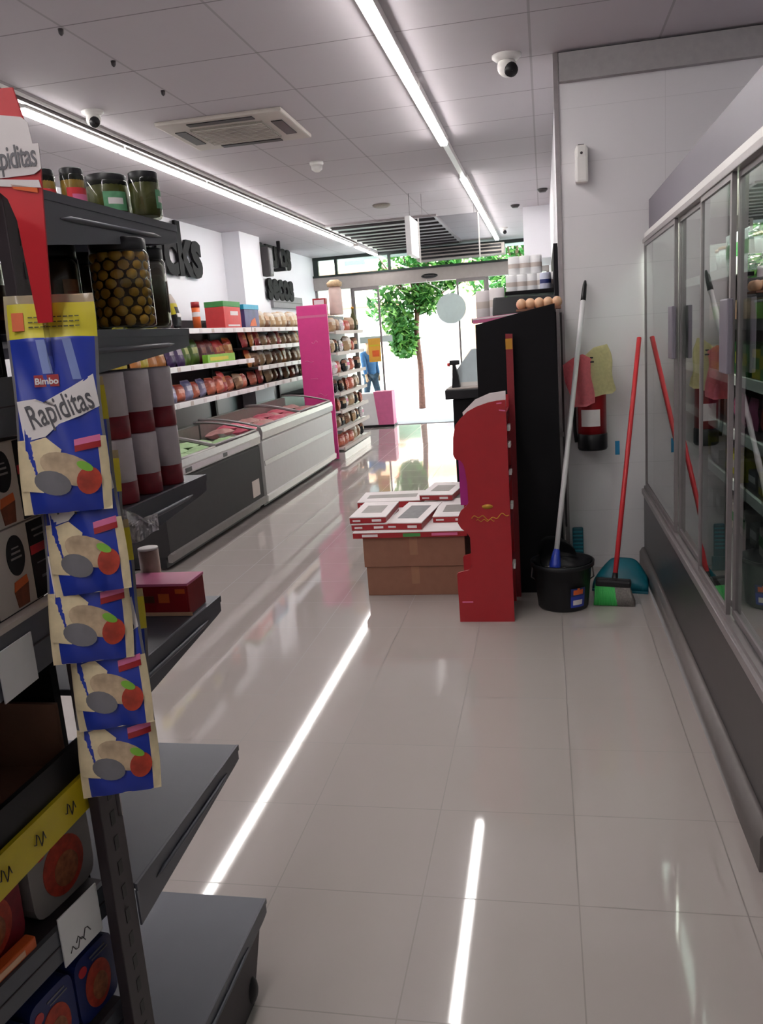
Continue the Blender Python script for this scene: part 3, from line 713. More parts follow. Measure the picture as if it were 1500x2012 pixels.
G = 'red and white cake boxes on the cardboard'
flat = thing('flat_box_layer', 'wide flat box with red and green edge covering the cardboard', 'box', (-.86, 5.46, .385))
MB().box((-.36, -.56, 0), (.36, .56, .036), RED, .003).build('tray', flat)
MB().box((-.36, -.562, .034), (.36, .56, .038), WCARD).build('lid', flat)
MB().box((.0-.04, -.5625, .006), (.07, -.561, .028), GREEN).box((-.3, -.5625, .01), (-.2, -.561, .026), WCARD).box((.14, -.5625, .01), (.3, -.561, .026), PINKL).build('side_print', flat)
z = .424
place(CK, USED, (-1.125, 5.19, z), .02, 'red and white cake box at the front left, lower of two', G)
place(CK, USED, (-1.13, 5.20, z+.043), -.01, 'red and white cake box at the front left, upper of two', G)
place(CKW, USED, (-.875, 5.26, z), -.09, 'cake box with dark window in the middle of the stack top', G)
place(CKL, USED, (-1.12, 5.80, z), .03, 'large cake box at the back left of the stack', G)
place(CK, USED, (-.62, 5.35, z), 0, 'cake box at the right of the stack beside the red display', G)
place(CK, USED, (-.64, 5.80, z), .05, 'cake box at the back right beside the red display', G)
place(CK, USED, (-.75, 5.83, z+.047), -.12, 'cake box lying on the back row, centre', G)

# ================================================================== FREEZERS
def freezer(y0, y1, x0, x1, h, ms, label, kind):
    t = thing('chest_freezer', label, 'freezer', (0, 0, 0), 0, 'chest freezers below the snack shelves')
    body, trimm = ms
    MB().prism([(x0+.03, .11), (x1-.0, .11), (x1, .14), (x1, h-.16), (x1-.02, h-.13), (x0+.03, h-.13)], 'y', y0+.01, y1-.01, body).build('body', t)
    MB().box((x0+.05, y0+.03, .02), (x1-.05, y1-.03, .11), BLACK).build('plinth', t)
    MB().prism([(x1-.02, .07), (x1+.012, .07), (x1+.018, .13), (x1-.0, .14), (x1-.02, .12)], 'y', y0, y1, BUMP if kind == 'dark' else WPLAS).build('bumper', t)
    MB().prism([(x1-.03, h-.13), (x1+.012, h-.13), (x1+.02, h-.06), (x1+.006, h-.01), (x1-.03, h)], 'y', y0, y1, ALU).build('front_rail', t)
    MB().prism([(x0, .1), (x0+.06, .1), (x0+.06, h+.08), (x0, h+.08)], 'y', y0, y1, ALUD).build('back_rail', t)
    if kind == 'white': MB().box((x1+.0005, y0+.03, h*.52), (x1+.006, y1-.03, h*.58), ALU, .001).build('side_strip', t)
    else: MB().box((x1+.0005, y1-.32, .18), (x1+.003, y1-.12, .34), CREAM).build('notice', t)
    MB().box((x0+.07, y0+.04, h*.78), (x1-.05, y1-.04, h*.8), ALUD).build('inner_floor', t)
    if kind == 'dark':
        MB().box((x1+.014, y0+.4, h-.115), (x1+.024, y0+.52, h-.08), BLACK, .003).box((x1+.012, y1-1.0, h-.115), (x1+.022, y1-.9, h-.08), BLACK, .002).build('lock', t)
        MB().box((x1+.015, y0+.2, h-.118), (x1+.021, y1-.3, h-.075), mat('pale_price_strip', '#b3a9ae', .4), .001).build('price_strip', t)
    n = 2
    for k in range(n):
        a = y0+.04+(y1-y0-.08)*k/n; b = y0+.04+(y1-y0-.08)*(k+1)/n
        def lid(u, v, a=a, b=b):
            x = x1-.01-(x1-x0-.04)*u; y = a+(b-a)*v
            return (x, y, h-.005+.10*math.sin(u*PI*.55)+(.012 if k else 0))
        l = MB().surf(lid, 12, 1, GL_LID, True).build('lid_glass', t)
        fr = MB()
        for vv in (0, 1): fr.tube([lid(i/10, vv) for i in range(11)], .012, ALUD, 6)
        fr.tube([lid(0, 0), lid(0, 1)], .012, ALU, 6); fr.build('lid_frame', l)
    return t
freezer(5.55, 7.74, -3.48, -2.80, .80, (FRZD, ALU), 'dark grey chest freezer with a curved glass lid, nearer one', 'dark')
freezer(7.78, 10.62, -3.48, -2.79, .83, (mat('freezer_white_panel', '#c2c0be', .45, 0, .02, spec=.3), ALU), 'white chest freezer with a curved glass lid and pink contents', 'white')
fgreen = pouch('frozen_bag', .22, .26, .09, (mat('pale_green_bag', '#b7c9a4', .4, 0, .1), WCARD, mat('mid_green_bag', '#8fae7a', .4)))
fpink = pouch('frozen_bag', .22, .26, .09, (mat('rose_bag', '#d8607c', .4, 0, .12), WCARD, mat('deep_rose_bag', '#b32f4c', .4)))
fred = pouch('frozen_bag', .22, .26, .09, (mat('salmon_bag', '#cc8f94', .4, 0, .12), PINKL, WCARD))
k = 0
for r_ in range(7):
    for c_ in range(2):
        place(fgreen, USED, (-3.42+c_*.28, 5.75+r_*.27, .705+.02*((r_+c_) % 2)), (0, PI/2*.92, random.uniform(-.2, .2)), 'pale green frozen bag in the dark freezer, %s row from the near end, %s side' % (ORD[r_], ('wall', 'aisle')[c_]), 'frozen bags in the dark freezer'); k += 1
for r_ in range(10):
    for c_ in range(2):
        place(fpink if (r_+c_) % 3 else fred, USED, (-3.42+c_*.28, 7.98+r_*.26, .745+.02*((r_+c_) % 2)), (0, PI/2*.92, random.uniform(-.2, .2)), 'pink frozen bag in the white freezer, %s row from the near end, %s side' % (ORD[r_], ('wall', 'aisle')[c_]), 'frozen bags in the white freezer')

# ================================================================== WALL SHELVING (snacks)
SHW = mat('white_shelf_edge', '#e9e6e6', .4, 0, .02)
def wall_unit(y0, y1, levels, label, front=-3.7):
    t = thing('wall_shelf_unit', label, 'shelves', (0, 0, 0), 0, 'shelf units along the snack wall')
    MB().box((-4.36, y0, .05), (-4.32, y1, 1.98), DARK).build('back_panel', t)
    MB().box((-4.32, y0+.02, .0), (-3.6, y1-.02, .18), DARK).build('plinth', t)
    for y in (y0, y1-.03): MB().box((-4.34, y, 0), (-4.28, y+.03, 1.95), ANTHD).build('upright', t)
    for z, fx in levels:
        s = MB().box((-4.30, y0+.01, z-.03), (fx, y1-.01, z), ANTHD, .003).build('shelf', t)
        MB().box((fx, y0+.01, z-.045), (fx+.014, y1-.01, z+.012), SHW, .002).build('price_rail', s)
        n = int((y1-y0)/.34)
        for i in range(n):
            MB().box((fx+.014, y0+.08+i*.34, z-.04), (fx+.017, y0+.15+i*.34, z+.004), WCARD if i % 3 else CREAM).build('price_ticket', s)
    return t
wall_unit(6.9, 10.35, ((1.835, -3.7), (1.45, -3.7), (1.10, -3.6)), 'snack wall shelf unit above the dark freezer')
wall_unit(10.36, 13.1, ((1.835, -3.7), (1.60, -3.72), (1.34, -3.66), (1.11, -3.6)), 'snack wall shelf unit beyond the white freezer')
wall_unit(13.11, 15.7, ((1.85, -3.75), (1.6, -3.75), (1.35, -3.7), (1.1, -3.7), (.8, -3.65), (.45, -3.6)), 'shelf unit nearest the entrance on the snack wall')
def M3(a, b, c): return (mat('bag_'+a.strip('#'), a, .35, 0, .12), mat('bag_'+b.strip('#'), b, .35, 0, .15), mat('bag_'+c.strip('#'), c, .35, 0, .12))
BAGS = {
 'yellow': pouch('snack_bag', .2, .26, .09, M3('#c9b53a', '#8a6a20', '#e0d460')),
 'orange': pouch('snack_bag', .2, .27, .09, M3('#c9803c', '#e8c48a', '#b5452a')),
 'red': pouch('snack_bag', .2, .26, .09, M3('#a83030', '#d88a50', '#c64040')),
 'purple': pouch('snack_bag', .2, .28, .09, M3('#4a2c66', '#c9b8c9', '#3a2050')),
 'green': pouch('snack_bag', .2, .26, .09, M3('#6a8a3a', '#c9d080', '#4a6a2a')),
 'dark red': pouch('snack_bag', .2, .26, .09, M3('#5a2020', '#9a5a40', '#7a2828')),
 'blue': pouch('snack_bag', .2, .22, .09, M3('#24405e', '#9aa6c4', '#1a2a48')),
 'beige': pouch('bread_bag', .2, .22, .14, M3('#b89a74', '#d8c8ae', '#c9bfb2')),
 'brown': pouch('bread_bag', .2, .2, .14, M3('#8a6448', '#c9a888', '#b59a80')),
 'salmon': pouch('snack_bag', .2, .18, .1, M3('#c46a50', '#d9a090', '#b04838')),
 'lilac': pouch('snack_bag', .2, .2, .09, M3('#8c86a6', '#c8c2d2', '#5a5a86')),
}
def lean(): return (random.uniform(-.04, .04), -.22+random.uniform(-.08, .08), random.uniform(-.12, .12))
def row(seq, y, step, z, x, sh, scale=1.0, g=None):
    for i, c in enumerate(seq):
        if c is None: y += step; continue
        o = place(BAGS[c], USED, (x+random.uniform(-.02, .02), y, z+.002), lean(), '%s %s, %s from near end, %s' % (c, 'bread bag' if c in ('beige', 'brown') else 'snack bag', ORD[i], sh), g or 'bags on the %s' % sh)
        s = scale*random.uniform(1.0, 1.15); o.scale = (s, s, s); y += step
row(['yellow', 'yellow', 'green', 'yellow'], 7.15, .24, 1.835, -3.84, 'top shelf over the dark freezer')
row(['beige', 'beige', 'brown', 'beige', 'beige', 'beige', 'brown', 'beige', 'beige'], 11.0, .225, 1.835, -3.85, 'top shelf beyond the white freezer', 1.05)
row(['beige', 'brown', 'beige', 'beige', 'brown', 'beige', 'beige', 'brown', 'beige'], 13.3, .26, 1.85, -3.88, 'top shelf nearest the entrance', 1.05)
row(['yellow', 'yellow', 'orange', 'yellow', 'orange', 'orange', 'purple', 'purple', 'green', 'green', 'dark red', 'dark red', 'red', 'red', 'orange'], 7.1, .215, 1.45, -3.92, 'middle shelf over the dark freezer', .98)
row(['blue', 'blue', 'blue', 'salmon', 'lilac', 'salmon', 'lilac', 'salmon', 'lilac', 'salmon', 'salmon', 'red', 'salmon', 'brown', 'salmon'], 7.1, .215, 1.10, -3.78, 'lower shelf over the dark freezer', .98)
row(['red', 'orange', 'red', 'beige', 'salmon', 'beige', 'red', 'beige', 'brown', 'beige', 'orange'], 10.5, .235, 1.60, -3.85, 'second shelf beyond the white freezer', .8)
row(['orange', 'brown', 'beige', 'beige', 'brown', 'beige', 'orange', 'beige', 'brown', 'beige'], 10.5, .25, 1.34, -3.82, 'third shelf beyond the white freezer', .88)
row(['salmon', 'red', 'beige', 'brown', 'dark red', 'beige', 'salmon', 'dark red', 'beige'], 10.5, .28, 1.11, -3.78, 'lowest shelf beyond the white freezer', .9)
for zz, nm in ((1.6, 'second shelf nearest the entrance'), (1.35, 'third shelf nearest the entrance'), (1.1, 'fourth shelf nearest the entrance')):
    row([random.choice(['beige', 'brown', 'beige', 'salmon', 'orange']) for _ in range(8)], 13.3, .29, zz, -3.85, nm, .85)
# tins and boxes on top shelf
t = thing('snack_tin', 'slim red and orange snack tin standing alone on the top shelf', 'tin', (-3.8, 8.9, 1.836))
MB().lathe([(.045, 0), (.045, .24)], (0, 0, 0), ORANGE, 18).build('body', t); MB().lathe([(.047, .24), (.047, .30), (.04, .302)], (0, 0, 0), RED, 18).build('lid', t)
MB().lathe([(.0455, .14), (.0455, .19)], (0, 0, 0), WCARD, 18, 'z', False).build('label', t)
t = thing('biscuit_box', 'red biscuit box with green lid on the top shelf', 'box', (-3.84, 9.84, 1.836))
MB().box((-.12, -.3, 0), (.12, .26, .26), mat('biscuit_red', '#cf3a3c', .4), .005).build('carton', t)
MB().box((-.122, -.302, .26), (.122, .262, .325), GREEN, .005).build('lid', t)
MB().box((.1205, -.1, .16), (.1225, .16, .21), WCARD).box((.1205, -.2, .03), (.1225, .2, .05), WCARD).build('label_print', t)
t = thing('biscuit_box', 'blue and purple biscuit box right of the red one', 'box', (-3.84, 10.5, 1.836))
MB().box((-.12, -.26, 0), (.12, .28, .24), mat('violet_card', '#4a4478', .4, 0, .3, 6), .005).build('carton', t)
MB().box((-.124, -.28, .24), (.124, .29, .30), mat('sky_blue_card', '#2d9ec4', .4), .005).build('lid', t)
MB().prism([(-.1, .03), (.16, .03), (.12, .14), (-.02, .1)], 'x', .1205, .1225, ORANGE).build('label_print', t)
t = thing('display_tray', 'lime green display tray of snacks on the middle shelf', 'tray', (-3.77, 9.3, 1.452))
MB().box((-.01, -.42, 0), (.06, .42, .10), LIME, .003).build('tray', t)
MB().box((.06, -.36, .03), (.062, .2, .07), YEL).build('print', t)
# black and yellow things at near end
t = thing('black_pouch', 'black and yellow pouch near the olive jar end of the top shelf', 'pouch', (-3.75, 8.28, 1.836), (0, -.2, .1))
MB().surf(lambda u, v: (.05*(1-(2*u-1)**4)*(1-(2*v-1)**4), (u-.5)*.22, v*.38), 8, 10, BLACK, True, lambda u, v: BLACK if v < .45 or (u > .3 and v < .6) else (YEL if v < .7 else CREAM), .01).build('pouch', t)
MB().box((.045, -.05, .12), (.058, .05, .16), WCARD).build('label_print', t)

# wall lettering
def wall_text(name, txt, size, y, z, label, rz=0, sp=1.0):
    o = MB().text(txt, size, Matrix(((0, 0, 1, 0), (1, 0, 0, 0), (0, 1, 0, 0), (0, 0, 0, 1))), MBLACK, .035, 'RIGHT', .03, None, sp)
    # letters read from the aisle (facing +x): mirror so text runs towards -y? the reader looks at -x, right hand is +y
    o = o.build(name, None, (XL+.05, y, z)); tag(o, label, 'lettering'); return o
wall_text('snacks_lettering', 'Snacks', .86, 10.5, 2.80, 'black three-dimensional Snacks lettering on the white wall')
wall_text('second_lettering', 'Frutos\nsecos', .62, 14.5, 2.80, 'black two-line lettering on the white wall beyond the pillar')
t = thing('wall_mount', 'black ceiling pole in front of the second lettering', 'pole', (-4.05, 13.0, 2.75))
MB().tube([(0, 0, 0), (0, 0, H-2.75)], .03, BLACK, 10).build('pole', t)
MB().box((-.1, -.05, -.02), (.1, .05, .03), BLACK, .005).build('bracket', t)
t = thing('speaker_box', 'dark blurred box on the side of the white pillar', 'speaker', (-4.08, 12.4, 2.62))
MB().box((-.05, -.08, 0), (.08, .1, .42), DARK, .015).build('body', t)
MB().box((.081, -.06, .03), (.085, .08, .38), GREYP).build('grille', t)
t = thing('electrical_panel', 'grey panel on the white wall above the bread shelves', 'panel', (XL, 14.2, 2.2))
MB().box((0, -.85, 0), (.05, .85, .20), mat('mid_grey_panel', '#8c8a8e', .5), .004).build('cover', t)
MB().box((.05, -.83, .09), (.053, .83, .1), DARK).build('seam', t)

# ================================================================== PINK-ENDED GONDOLA
t = thing('pink_end_gondola', 'shelf island with a tall magenta end panel past the freezers', 'shelves', (0, 0, 0))
MB().box((-3.215, 10.84, .02), (-2.80, 10.87, 2.08), PINK, .004).build('end_panel', t)
MB().box((-3.21, 10.8385, 1.92), (-2.81, 10.8395, 1.95), PINKL).build('panel_band', t)
sc2 = MB()
for (x, z, w, s_) in ((-3.1, 1.35, .12, .01), (-3.05, 1.12, .1, .0), (-2.95, .9, .12, .02), (-2.9, .6, .1, .02), (-3.0, 1.6, .08, -.02)):
    sc2.tube([(x+w*(i/8-.5), 10.838, z+s_*math.sin(i*.8)) for i in range(9)], .004, PINKL, 5)
sc2.build('panel_scratches', t)
MB().box((-3.04, 10.88, .05), (-3.0, 12.6, 1.95), ANTHD).build('back_panel', t)
MB().box((-3.2, 10.88, .0), (-2.72, 12.6, .1), WPLAS).build('plinth', t)
LV = (.16, .42, .66, .90, 1.16, 1.44, 1.72)
for z in LV:
    s = MB().box((-3.0, 10.88, z-.02), (-2.73, 12.6, z), WPLAS).build('shelf', t)
    MB().box((-2.73, 10.88, z-.035), (-2.71, 12.6, z+.012), CREAM).build('price_rail', s)
G1 = [BAGS['beige'], BAGS['brown'], BAGS['salmon'], pouch('dark_bag', .18, .2, .1, (BLACK, BEIGE, BROWN)), pouch('white_bag', .18, .2, .1, (WCARD, PINKL, WHITE))]
for li, z in enumerate(LV):
    for i in range(6):
        p = random.choice(G1)
        cn = {0: 'beige', 1: 'brown', 2: 'salmon', 3: 'black', 4: 'white'}[G1.index(p)]
        o = place(p, USED, (-2.83+random.uniform(-.02, .04), 11.05+i*.27, z+.002), (0, -.1, random.uniform(-.5, .5)), '%s bag on the %s shelf behind the magenta panel, %s from the near end' % (cn, ORD[li]+' lowest', ORD[i]), 'bags on the shelf island behind the magenta panel')
        s = random.uniform(.8, 1.0); o.scale = (s, s, s)
t = thing('cereal_box', 'red box standing on top behind the magenta panel', 'box', (-2.95, 11.1, 1.95)); MB().box((-.09, -.05, 0), (.09, .05, .22), RED, .003).build('carton', t); MB().box((-.07, -.052, .14), (.07, -.0505, .2), WCARD).build('label_print', t)
t = thing('tall_pack', 'tall beige topped pack on top behind the magenta panel', 'pack', (-2.83, 11.5, 1.95)); MB().lathe([(.09, 0), (.095, .02), (.09, .34), (.07, .38)], (0, 0, 0), mat('pale_rose_wrap', '#d8bfb6', .5), 18).build('body', t); MB().lathe([(.1, .38), (.11, .43), (.06, .47)], (0, 0, 0), BEIGE, 18).build('cap', t)
t = thing('tall_pack', 'slim grey bottle on the gondola top nearest the entrance', 'bottle', (-2.78, 12.3, 1.72)); MB().lathe([(.04, 0), (.045, .2), (.02, .27), (.02, .32)], (0, 0, 0), PICK, 14).build('body', t); MB().lathe([(.022, .32), (.022, .35)], (0, 0, 0), GOLD, 12).build('cap', t)
t = thing('pink_floor_display', 'low white and pink box standing by the entrance', 'display', (-3.0, 14.85, 0))
MB().box((-.32, -.15, .04), (.0, .15, .62), WHITE, .006).build('white_half', t)
MB().prism([(.0, .04), (.28, .04), (.28, .64), (-.06, .64)], 'y', -.155, .15, PINKL).build('pink_half', t)
MB().box((-.36, -.17, 0), (.29, .17, .035), BLACK, .003).build('base', t)
t = thing('entrance_mat', 'pale entrance mat inside the glass doors', 'mat', (-2.0, 15.5, 0))
MB().box((-.9, -.55, .001), (.9, .6, .012), mat('mat_grey', '#b9c0c8', .8, 0, .1, 60), .002).build('mat', t)

# ================================================================== OUTSIDE
tag(MB().box((-14, YF, -.1), (8, 19.6, -.005), PAVE).build('pavement'), kind='structure')
tag(MB().box((-14, 19.6, -.14), (8, 19.75, -.0), PAVE).build('kerb'), kind='structure')
tag(MB().box((-20, 19.75, -.2), (14, 29, -.12), ROAD).build('road'), kind='structure')
tag(MB().box((-24, 29, -.2), (18, 40, .0), PAVE).build('far_pavement'), kind='structure')
b = thing('street_building', 'pale building across the street with dark green shutter', 'building', (0, 0, 0))
MB().box((-16, 33, 0), (6, 38, 9), BWALL).build('wall', b)
MB().box((-16, 32.9, 3.6), (6, 33, 4.2), BPEACH).box((-16, 32.95, 5.6), (6, 33, 6.1), BPEACH).build('cornice', b)
for (x0, x1, z0, z1, m) in ((-5.9, -5.0, .9, 2.6, mat('green_shutter', '#54705a', .6)), (-4.0, -3.3, 1.6, 2.3, GREYP), (-9.5, -8.2, .3, 2.6, GREYP), (-1.9, -1.0, .2, 2.5, FRAMED), (-7.6, -6.8, 4.4, 5.4, GREYP), (-4.6, -3.8, 4.4, 5.4, GREYP), (-2.4, -1.6, 4.4, 5.4, GREYP)):
    f = MB().box((x0-.08, 32.9, z0-.08), (x1+.08, 33.0, z1+.08), BWALL).build('window', b)
    MB().box((x0, 32.86, z0), (x1, 32.9, z1), m).build('pane', f)
MB().box((-3.1, 32.8, 0), (-2.5, 33, 3.6), BPEACH).build('pilaster', b)
MB().box((-8.2, 31.8, 2.75), (-5.6, 33, 2.85), BPEACH).build('awning', b)
b = thing('street_building', 'peach building across the street at the far left', 'building', (0, 0, 0))
MB().box((-26, 31, 0), (-16.05, 37, 7), BPEACH).build('wall', b)
MB().box((-20, 30.95, 1), (-18, 31, 3), GREYP).build('window', b)
MB().box((-26.1, 30.8, 7), (-16.1, 37, 7.3), BWALL).build('roof', b)
def tree(x, y, h0, crown, label, seed, n=1500):
    rnd = random.Random(seed)
    t = thing('street_tree', label, 'tree', (x, y, -.005))
    MB().tube([(0, 0, 0), (.02, 0, h0*.4), (-.03, .02, h0*.8), (.02, 0, h0), (.1, 0, h0+1)], [.075, .062, .055, .05, .03], TRUNK, 10).build('trunk', t)
    br = MB()
    for k in range(7):
        an = k*.9; e = Vector((math.cos(an)*.9, math.sin(an)*.6, h0+.5+.2*k))
        br.tube([(0, 0, h0-.1+.08*k), e*.5+Vector((0, 0, h0*.5)), e], [.03, .02, .008], TRUNK, 6)
    br.build('branches', t)
    lf = MB()
    for i in range(n):
        c = rnd.choice(crown); d = Vector((rnd.gauss(0, 1), rnd.gauss(0, 1), rnd.gauss(0, 1))).normalized()*rnd.random()**.5
        p = Vector(c[:3])+Vector((d.x*c[3], d.y*c[3], d.z*c[4]))
        s = rnd.uniform(.06, .13); q = Euler((rnd.uniform(-1, 1), rnd.uniform(-1, 1), rnd.uniform(0, 6.28))).to_matrix()
        vs = [lf.bm.verts.new(p+q @ Vector(v)*s) for v in ((-1, 0, 0), (0, -.45, .1), (1, 0, 0), (0, .45, .1))]
        f = lf.bm.faces.new(vs); f.material_index = lf.mi(LEAF if rnd.random() < .65 else LEAF2)
    lf.build('foliage', t)
tree(-2.68, 18.05, 2.1, [(-.2, 0, 2.8, .8, .5), (.5, .1, 2.75, .6, .4), (.2, 0, 2.3, .4, .3), (-.5, 0, 2.2, .6, .4), (-.35, -.1, 1.7, .4, .45), (-.3, -.1, 1.4, .3, .3), (.75, 0, 2.9, .3, .35), (0, .2, 3.5, .8, .5)], 'slim street tree with green crown in front of the entrance', 3, 3400)
tree(-.62, 19.3, 2.5, [(-.45, 0, 2.75, .75, .55), (-.1, 0, 2.2, .5, .45), (-.5, 0, 3.3, .8, .5), (.6, 0, 3.3, .7, .5)], 'dense green street tree to the right behind the glass', 5, 1700)

# person
def skin_obj(name, verts, edges, radii, m, parent, sub=1):
    me = bpy.data.meshes.new(name); me.from_pydata([Vector(v) for v in verts], edges, [])
    o = bpy.data.objects.new(name, me); COL.objects.link(o)
    o.modifiers.new('s', 'SKIN'); 
    for i, r_ in enumerate(radii):
        rr = r_ if isinstance(r_, tuple) else (r_, r_); me.skin_vertices[0].data[i].radius = rr
    me.skin_vertices[0].data[0].use_root = True
    sd = o.modifiers.new('d', 'SUBSURF'); sd.levels = sub; sd.render_levels = sub
    bpy.context.view_layer.update()
    nm = bpy.data.meshes.new_from_object(o.evaluated_get(bpy.context.evaluated_depsgraph_get()))
    bpy.data.objects.remove(o); bpy.data.meshes.remove(me)
    for p in nm.polygons: p.use_smooth = True
    nm.materials.clear(); nm.materials.append(m)
    r_ = bpy.data.objects.new(name, nm); COL.objects.link(r_); r_.parent = parent
    return r_
pr = thing('person', 'person in a blue jacket and dark trousers walking past outside', 'person', (-3.68, 17.55, -.005), .9)
V = []; E = []; RR = []
def add(p, r_, par=None):
    V.append(p); RR.append(r_); i = len(V)-1
    if par is not None: E.append((par, i))
    return i
pel = add((0, 0, .86), (.12, .09)); ch = add((0, .01, 1.08), (.115, .085), pel); sh = add((0, .01, 1.27), (.13, .085), ch); nk = add((0, .01, 1.37), .045, sh)
hd = add((0, -.005, 1.46), (.07, .08), nk); add((0, 0, 1.56), (.06, .07), hd)
for s_ in (-1, 1):
    hp = add((s_*.085, 0, .80), .075, pel); kn = add((s_*.09, -.08*s_+-.02, .45), .052, hp); an = add((s_*.09, .10*-s_+.02, .09), .035, kn); add((s_*.09, .10*-s_-.09, .03), .03, an)
    so = add((s_*.17, .01, 1.27), .05, sh); el = add((s_*.20, .05*s_, 1.02), .038, so); wr = add((s_*.19, .02*s_-.06, .81), .026, el); pm = add((s_*.19, .02*s_-.07, .75), (.03, .018), wr)
    for f_ in range(4):
        k1 = add((s_*.19+.0, .02*s_-.095+f_*.017, .71), .008, pm); add((s_*.185, .02*s_-.098+f_*.017, .675+.006*abs(f_-1.5)), .007, k1)
    th = add((s_*.175, .02*s_-.10, .735), .009, pm); add((s_*.17, .02*s_-.115, .70), .008, th)
skin_obj('body', V, E, RR, SKIN, pr, 1)
V = []; E = []; RR = []
z_ = add((0, .0, .76), (.155, .12)); a_ = add((0, .0, .86), (.152, .117), z_); b_ = add((0, .01, 1.08), (.14, .11), a_); c_ = add((0, .01, 1.28), (.155, .11), b_); add((0, .01, 1.35), .065, c_)
for s_ in (-1, 1):
    so = add((s_*.18, .01, 1.27), .065, c_); el = add((s_*.205, .05*s_, 1.02), .055, so); add((s_*.19, .02*s_-.055, .83), .042, el)
skin_obj('jacket', V, E, RR, BLUEJ, pr, 1)
V = []; E = []; RR = []
a_ = add((0, .0, .86), (.135, .105))
for s_ in (-1, 1):
    hp = add((s_*.085, 0, .78), .088, a_); kn = add((s_*.09, -.08*s_-.02, .45), .066, hp); add((s_*.09, .10*-s_+.02, .11), .05, kn)
skin_obj('trousers', V, E, RR, DTROU, pr, 1)
for s_ in (-1, 1): MB().ell((s_*.09, .10*-s_-.03, .035), (.045, .12, .04), SHOE, 12, 8).build('shoe', pr)
hr = MB().ell((0, .02, 1.545), (.085, .095, .085), HAIR, 14, 10).build('hair', pr)
fc = MB().box((-.008, -.092, 1.475), (.008, -.07, 1.50), SKIN, .004).ell((-.03, -.078, 1.515), (.01, .006, .006), WHITE, 8, 6).ell((.03, -.078, 1.515), (.01, .006, .006), WHITE, 8, 6).box((-.022, -.079, 1.445), (.022, -.07, 1.452), REDD, .001).ell((-.076, 0, 1.49), (.01, .02, .028), SKIN, 8, 6).ell((.076, 0, 1.49), (.01, .02, .028), SKIN, 8, 6)
fc.build('face', pr)

# ================================================================== FOREGROUND: END-CAP SHELVES
ES = thing('end_shelf_rack', 'dark grey end-of-aisle shelf rack with mostly empty lower shelves', 'shelves', (0, 0, 0))
MB().box((-1.36, 1.16, .0), (-1.31, 1.20, 1.95), ANTHD).build('upright', ES)
po_ = MB().box((-.777, 1.13, 0), (-.757, 1.195, 1.9), ANTHD, .002)
for k in range(38): po_.box((-.7575, 1.156, .06+k*.048), (-.7562, 1.169, .085+k*.048), BLACK)
po_.build('upright', ES)
def es_shelf(z, y1=1.715, hb=.085, lip=.036):
    sh_ = MB().box((-1.35, 1.2, z-.012), (-.757, y1, z), ANTH, .002).box((-1.35, y1-.004, z-lip), (-.757, y1, z-.012), ANTH).build('shelf', ES)
    b = MB().prism([(1.198, z-.014), (y1-.002, z-.014), (y1-.002, z-lip), (y1-.03, z-lip-.004), (1.198, z-hb)], 'x', -.7585, -.7545, ANTH)
    b.prism([(1.198, z), (y1, z), (y1, z-.014), (1.198, z-.014)], 'x', -.757, -.7525, ANTH)
    b.tube([(-.754, 1.27, z-.038), (-.752, 1.30, z-.036), (-.752, 1.50, z-.034), (-.752, 1.60, z-.032), (-.754, 1.635, z-.031)], [.001, .0045, .005, .0045, .001], ANTH, 8)
    b.build('side_bracket', sh_)
    return sh_
for z in (1.878, 1.665, 1.345, 1.06, .684): es_shelf(z)
es_shelf(.217, 1.775, .05, .04)
MB().box((-1.34, 1.2, .0), (-.79, 1.73, .17), ANTHD).prism([(1.2, 0), (1.66, 0), (1.755, .165), (1.2, .165)], 'x', -.785, -.768, ANTHD).build('plinth', ES)
MB().ell((-.775, 1.66, .04), (.02, .028, .038), BLACK, 14, 8).build('foot', ES)
# jars
def jar(name, r, h, content, lidm, labm, cat='jar', lh=.022, lab=(.2, .6), laba=(0, 360)):
    t = thing(name, '-', cat)
    MB().lathe([(r*.88, 0), (r, .006), (r, h*.82), (r*.84, h*.93), (r*.84, h-lh)], (0, 0, 0), GL_JAR, 26).build('glass_body', t)
    if content == 'olives':
        c = MB(); rn = random.Random(5)
        c.lathe([(r*.8, .006), (r*.88, .012), (r*.88, h*.78)], (0, 0, 0), BRINE, 20)
        nl = 8; na = 11
        for a in range(nl):
            for b in range(na):
                an = 2*PI*(b+.5*(a % 2))/na
                c.ell((math.cos(an)*r*.75, math.sin(an)*r*.75, .016+a*(h*.80/nl)), (r*.235*rn.uniform(.9, 1.1), r*.225, h*.066*rn.uniform(.9, 1.1)), OLIVE, 10, 6)
        c.build('olives', t)
    else: MB().lathe([(r*.82, .005), (r*.93, .012), (r*.93, h*.78), (r*.8, h*.84)], (0, 0, 0), content, 22).build('contents', t)
    MB().lathe([(r*.92, h-lh), (r*.94, h-lh+.002), (r*.94, h-.002), (r*.88, h)], (0, 0, 0), lidm, 26).build('lid', t)
    if labm:
        def f(u, v):
            an = math.radians(laba[0]+(laba[1]-laba[0])*u); return (r*1.012*math.cos(an), r*1.012*math.sin(an), h*(lab[0]+(lab[1]-lab[0])*v))
        MB().surf(f, 16, 3, labm[0], True, lambda u, v: labm[1] if (.35 < v < .67 and .2 < u < .8) else labm[0]).build('label', t)
    return t
jg = jar('pickle_jar', .042, .088, PICK, BLACK, (mat('jar_label_green', '#5f9a72', .5, 0, .2, 60), WCARD), laba=(-75, -10))
jn = jar('relish_jar', .022, .078, mat('relish', '#a5803a', .4, 0, .3, 40), BLACK, (REDP, PINKL), laba=(-120, 10), lab=(.12, .55))
jo = jar('olive_jar', .056, .165, 'olives', BLACK, None, lh=.026)
